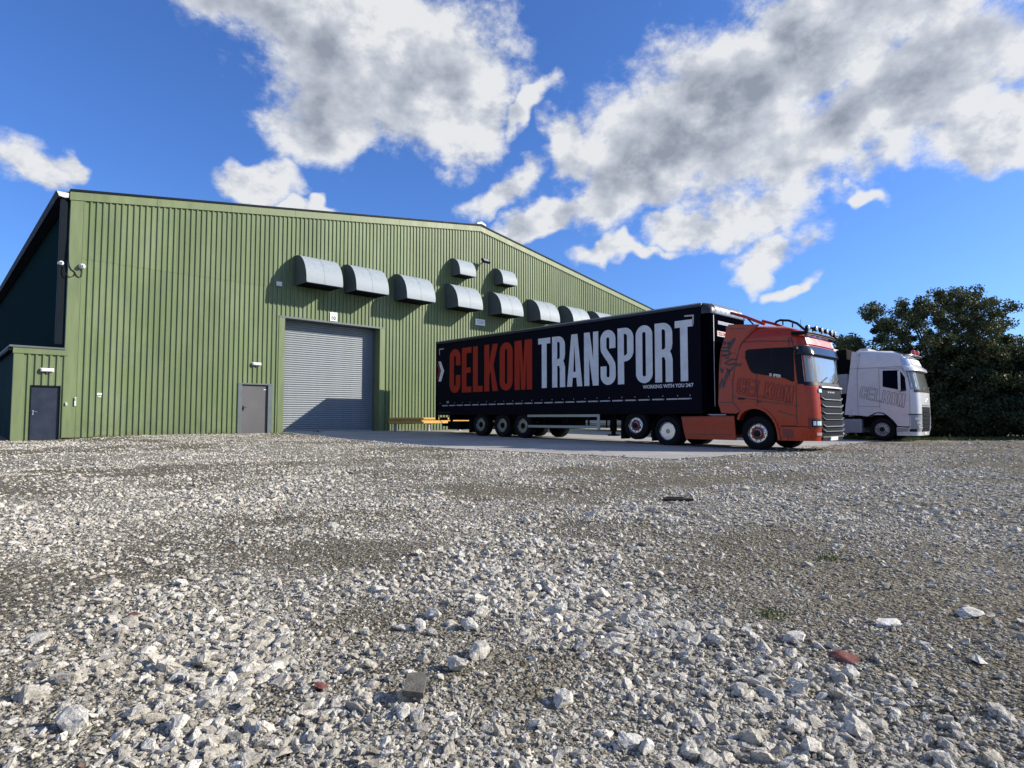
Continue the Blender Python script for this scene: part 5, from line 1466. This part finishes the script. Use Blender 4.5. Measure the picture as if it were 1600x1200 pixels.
def build_trees():
    K = .80
    def place(u, ax): return at_depth(u, ax * K)
    x, y = place(1452, 40)
    tree('oak_tree', 'broad dark oak rising above the hedge right of the white truck', 'tree', x, y, 9.85, 5.2, 8, n_cl=400, n_per=190, size=.085, low=.16, clr=.52, trunk=.30)
    rows = [(1345, 38.5, 5.2, 2.2, 'dark leafy bush directly behind the white truck cab'), (1420, 38, 5.6, 2.5, 'dark bush below the oak, at the white truck nose'),
            (1490, 37.5, 5.9, 2.5, 'tall dark bush right of the white truck nose'), (1548, 37, 6.6, 2.3, 'tallest dark bush, on the right shoulder of the oak'),
            (1600, 36.5, 5.6, 2.1, 'dark bush at the right edge of the picture'), (1660, 36, 6.0, 2.4, 'bush just beyond the right edge of the picture'), (1740, 36, 6.0, 2.6, 'bush well beyond the right edge of the picture')]
    for i, (u, ax, h, rw, lb) in enumerate(rows):
        x, y = place(u, ax)
        tree('hedge_bush', lb, 'bush', x, y, h, rw, 40 + i, 'leaf_oak' if i in (0, 3) else 'leaf_hedge', 150, 190, .085, .0, 'bushes of the boundary hedge', .10, .62)
    lowrow = [(1370, 37, 2.6, 'low hedge shrub behind the white truck wheels'), (1462, 36.5, 2.7, 'low hedge shrub beside the white truck bumper'), (1515, 36, 2.8, 'low hedge shrub right of the white truck, on the grass edge'), (1570, 35.5, 2.7, 'low hedge shrub near the right picture edge'), (1630, 35, 2.8, 'low hedge shrub past the right picture edge')]
    for i, (u, ax, h, lb) in enumerate(lowrow):
        x, y = place(u, ax)
        tree('hedge_shrub', lb, 'shrub', x, y, h, 1.75, 70 + i, 'leaf_hedge', 90, 150, .085, .0, 'low shrubs along the hedge foot', .06, .55)
    x, y = place(1600, 41); tree('ash_sapling', 'pale thin sapling above the hedge at the right edge', 'tree', x, y, 7.0, 1.5, 91, 'leaf_pale', 50, 60, .11, .3, None, .08, .5)
    x, y = place(1318, 62); tree('far_tree', 'distant tree top between the orange and white trucks', 'tree', x, y, 9.6, 2.2, 92, 'leaf_oak', 70, 90, .16, .3, None, .2, .7)
    x, y = place(1290, 75); tree('far_tree', 'distant tree hidden behind the orange cab roof', 'tree', x, y, 8.4, 4.0, 93, 'leaf_oak', 80, 90, .18, .2, None, .2, .9)
    # grass verge along the hedge foot
    rng = np.random.default_rng(5); vs = []; fs = []
    for k in range(26000):
        u = rng.uniform(1290, 1760); ax = rng.uniform(26.8, 30.2); x, y = at_depth(u, ax)
        if rng.uniform() < .5 * fbm(x * .8, y * .8, 3): continue
        z = float(base_z(x, y)); h = rng.uniform(.05, .16); a = rng.uniform(0, 6.28); w = .012; dx, dy = math.cos(a) * w, math.sin(a) * w; lx, ly = rng.normal(0, .04, 2)
        i = len(vs); vs += [(x - dx, y - dy, z), (x + dx, y + dy, z), (x + lx, y + ly, z + h)]; fs.append((i, i + 1, i + 2))
    me = bpy.data.meshes.new('grass_verge'); me.from_pydata(vs, [], fs); o = link('grass_verge', me, 'grass_blade'); o['kind'] = 'stuff'; tag(o, 'thin grass verge along the foot of the hedge', 'grass')
build_trees()


# ------------------------------------------------------------------ small things lying in the yard
def rock(name, label, cat, u, v, size, m, shape=(1, 1, .7), seed=0, group=None, lift=.32, rz=None):
    rng = np.random.default_rng(seed); p = on_ground(u, v)
    bm = bmesh.new()
    for _ in range(26):
        d = rng.normal(size=3); d /= np.linalg.norm(d); bm.verts.new(d * rng.uniform(.40, .52))
    r = bmesh.ops.convex_hull(bm, input=list(bm.verts))
    bmesh.ops.delete(bm, geom=[e for e in r['geom_interior'] if isinstance(e, bmesh.types.BMVert)], context='VERTS')
    bmesh.ops.triangulate(bm, faces=list(bm.faces))
    bmesh.ops.subdivide_edges(bm, edges=list(bm.edges), cuts=3, use_grid_fill=True)
    for vt in bm.verts:
        vt.co += Vector(mnoise.noise_vector(vt.co * 5 + Vector((seed, 0, 0)))) * .05 + Vector(mnoise.noise_vector(vt.co * 13 + Vector((0, seed, 0)))) * .018; vt.co.x *= size * shape[0]; vt.co.y *= size * shape[1]; vt.co.z *= size * shape[2]
    me = bpy.data.meshes.new(name); bm.to_mesh(me); bm.free()
    o = link(name, me, m, None, (p.x, p.y, p.z + size * shape[2] * lift)); o.rotation_euler = (rng.normal(0, .12), rng.normal(0, .12), rng.uniform(0, 6) if rz is None else rz)
    return tag(o, label, cat, group)
def build_small():
    G = 'pale stones standing out of the gravel'
    st = [(750, 1026, .105, 'large pale stone alone in the brown patch at bottom centre'), (676, 965, .085, 'pale round stone at the left of the central cluster'), (655, 983, .075, 'squarish pale stone below the round one in the central cluster'),
          (628, 984, .07, 'flat pale stone at the left end of the central cluster'), (752, 962, .08, 'pale stone standing at the upper right of the central cluster'), (733, 982, .085, 'broad pale stone at the right of the central cluster'),
          (712, 1046, .085, 'pale tapered stone left of the large lone stone'), (870, 960, .09, 'pale rough stone right of the central cluster'), (1515, 963, .13, 'flat white slab-like stone near the right edge'),
          (1390, 978, .11, 'flat pale stone in the gravel left of the white slab'), (1240, 1000, .11, 'flat pale stone above the red brick fragment'), (280, 1140, .075, 'pale blocky stone in the lower left'), (115, 1138, .10, 'broad pale stone in the bottom left corner'),
          (1010, 1176, .06, 'small bright stone at the bottom edge'), (985, 1168, .075, 'pale stone left of the small bright stone at the bottom edge'), (880, 1100, .09, 'pale stone mid bottom, right of the brown patch'), (1330, 1060, .07, 'pale stone below the red brick fragment'), (60, 1000, .09, 'pale flat stone near the left edge')]
    for i, (u, v, s, lb) in enumerate(st):
        flat = 'flat' in lb
        rock('stone', lb, 'stone', u, v, s, 'pale_stone', (1.25, .8, .38 if flat else .72), 200 + i, G)
    rock('brick_fragment', 'dull red brick fragment lying in the gravel at lower right', 'brick', 1322, 1028, .14, 'brick_red', (1.15, .8, .26), 300, None, .04)
    rock('brick_chip', 'small red brick chip among stones at lower left', 'brick', 502, 1077, .05, 'brick_red', (1.2, .9, .6), 301)
    rock('brick_chip', 'small red brick chip left of centre in the pale stones', 'brick', 207, 967, .06, 'brick_red', (1.3, .8, .6), 302)
    p = on_ground(648, 1088)
    t = MB().prism([(-.034, -.04), (.032, -.046), (.036, .03), (.02, .044), (-.03, .036)], lambda a, b: (a, b, 0), lambda a, b: (a * .96, b * .96, .022)).build('tile_piece', 'dark_stone', None, None, (p.x, p.y, p.z + .03))
    t.rotation_euler = (R(22), R(4), R(-YAW + 4)); tag(t, 'small dark square tile piece lying in pale gravel at bottom centre', 'tile')
    p = on_ground(1060, 783)
    t = MB().box(-.16, .16, -.05, .05, 0, .028, .008).box(-.13, .05, -.035, .03, .029, .04, .004).build('timber_offcut', 'bark', None, None, (p.x, p.y, p.z + .01)); t.rotation_euler = (0, 0, R(-YAW - 6)); tag(t, 'short dark timber offcut lying on the yard right of centre', 'timber')
    # weeds
    def weed(u, v, n, h, sp, label, seed, x=None, y=None):
        rng = np.random.default_rng(seed)
        p = on_ground(u, v) if x is None else Vector((x, y, float(ground_z(x, y))))
        vs = []; fs = []
        for k in range(n):
            bx, by = rng.normal(0, sp, 2); a = rng.uniform(0, 6.28); hh = h * rng.uniform(.4, 1.2); w = .004 + h * .03
            dx, dy = math.cos(a) * w, math.sin(a) * w; lx, ly = rng.normal(0, hh * .6, 2); i = len(vs)
            vs += [(bx - dx, by - dy, -.01), (bx + dx, by + dy, -.01), (bx + lx * .5 + dx * .7, by + ly * .5 + dy * .7, hh * .6), (bx + lx * .5 - dx * .7, by + ly * .5 - dy * .7, hh * .6), (bx + lx, by + ly, hh)]
            fs += [(i, i + 1, i + 2, i + 3), (i + 3, i + 2, i + 4)]
        me = bpy.data.meshes.new('weed'); me.from_pydata(vs, [], fs); o = link('weed', me, 'grass_blade', None, p); return tag(o, label, 'weed', 'weeds in the yard')
    weed(1202, 962, 70, .025, .05, 'low green weed in the dark patch of gravel at right', 1)
    weed(1300, 873, 40, .03, .04, 'small weed on the brown patch right of centre', 2)
    weed(0, 0, 160, .09, .30, 'low weeds at the wall foot left of the grey door', 3, 8.6, 26.35)
    weed(0, 0, 120, .09, .45, 'weeds at the wall foot just right of the lean-to', 4, 4.9, 26.35)
    weed(0, 0, 60, .10, .12, 'dark weed in front of the roller shutter sill', 5, 13.0, 26.3)
build_small()
print('tris', sum(len(o.data.polygons) for o in bpy.data.objects if o.type == 'MESH'))
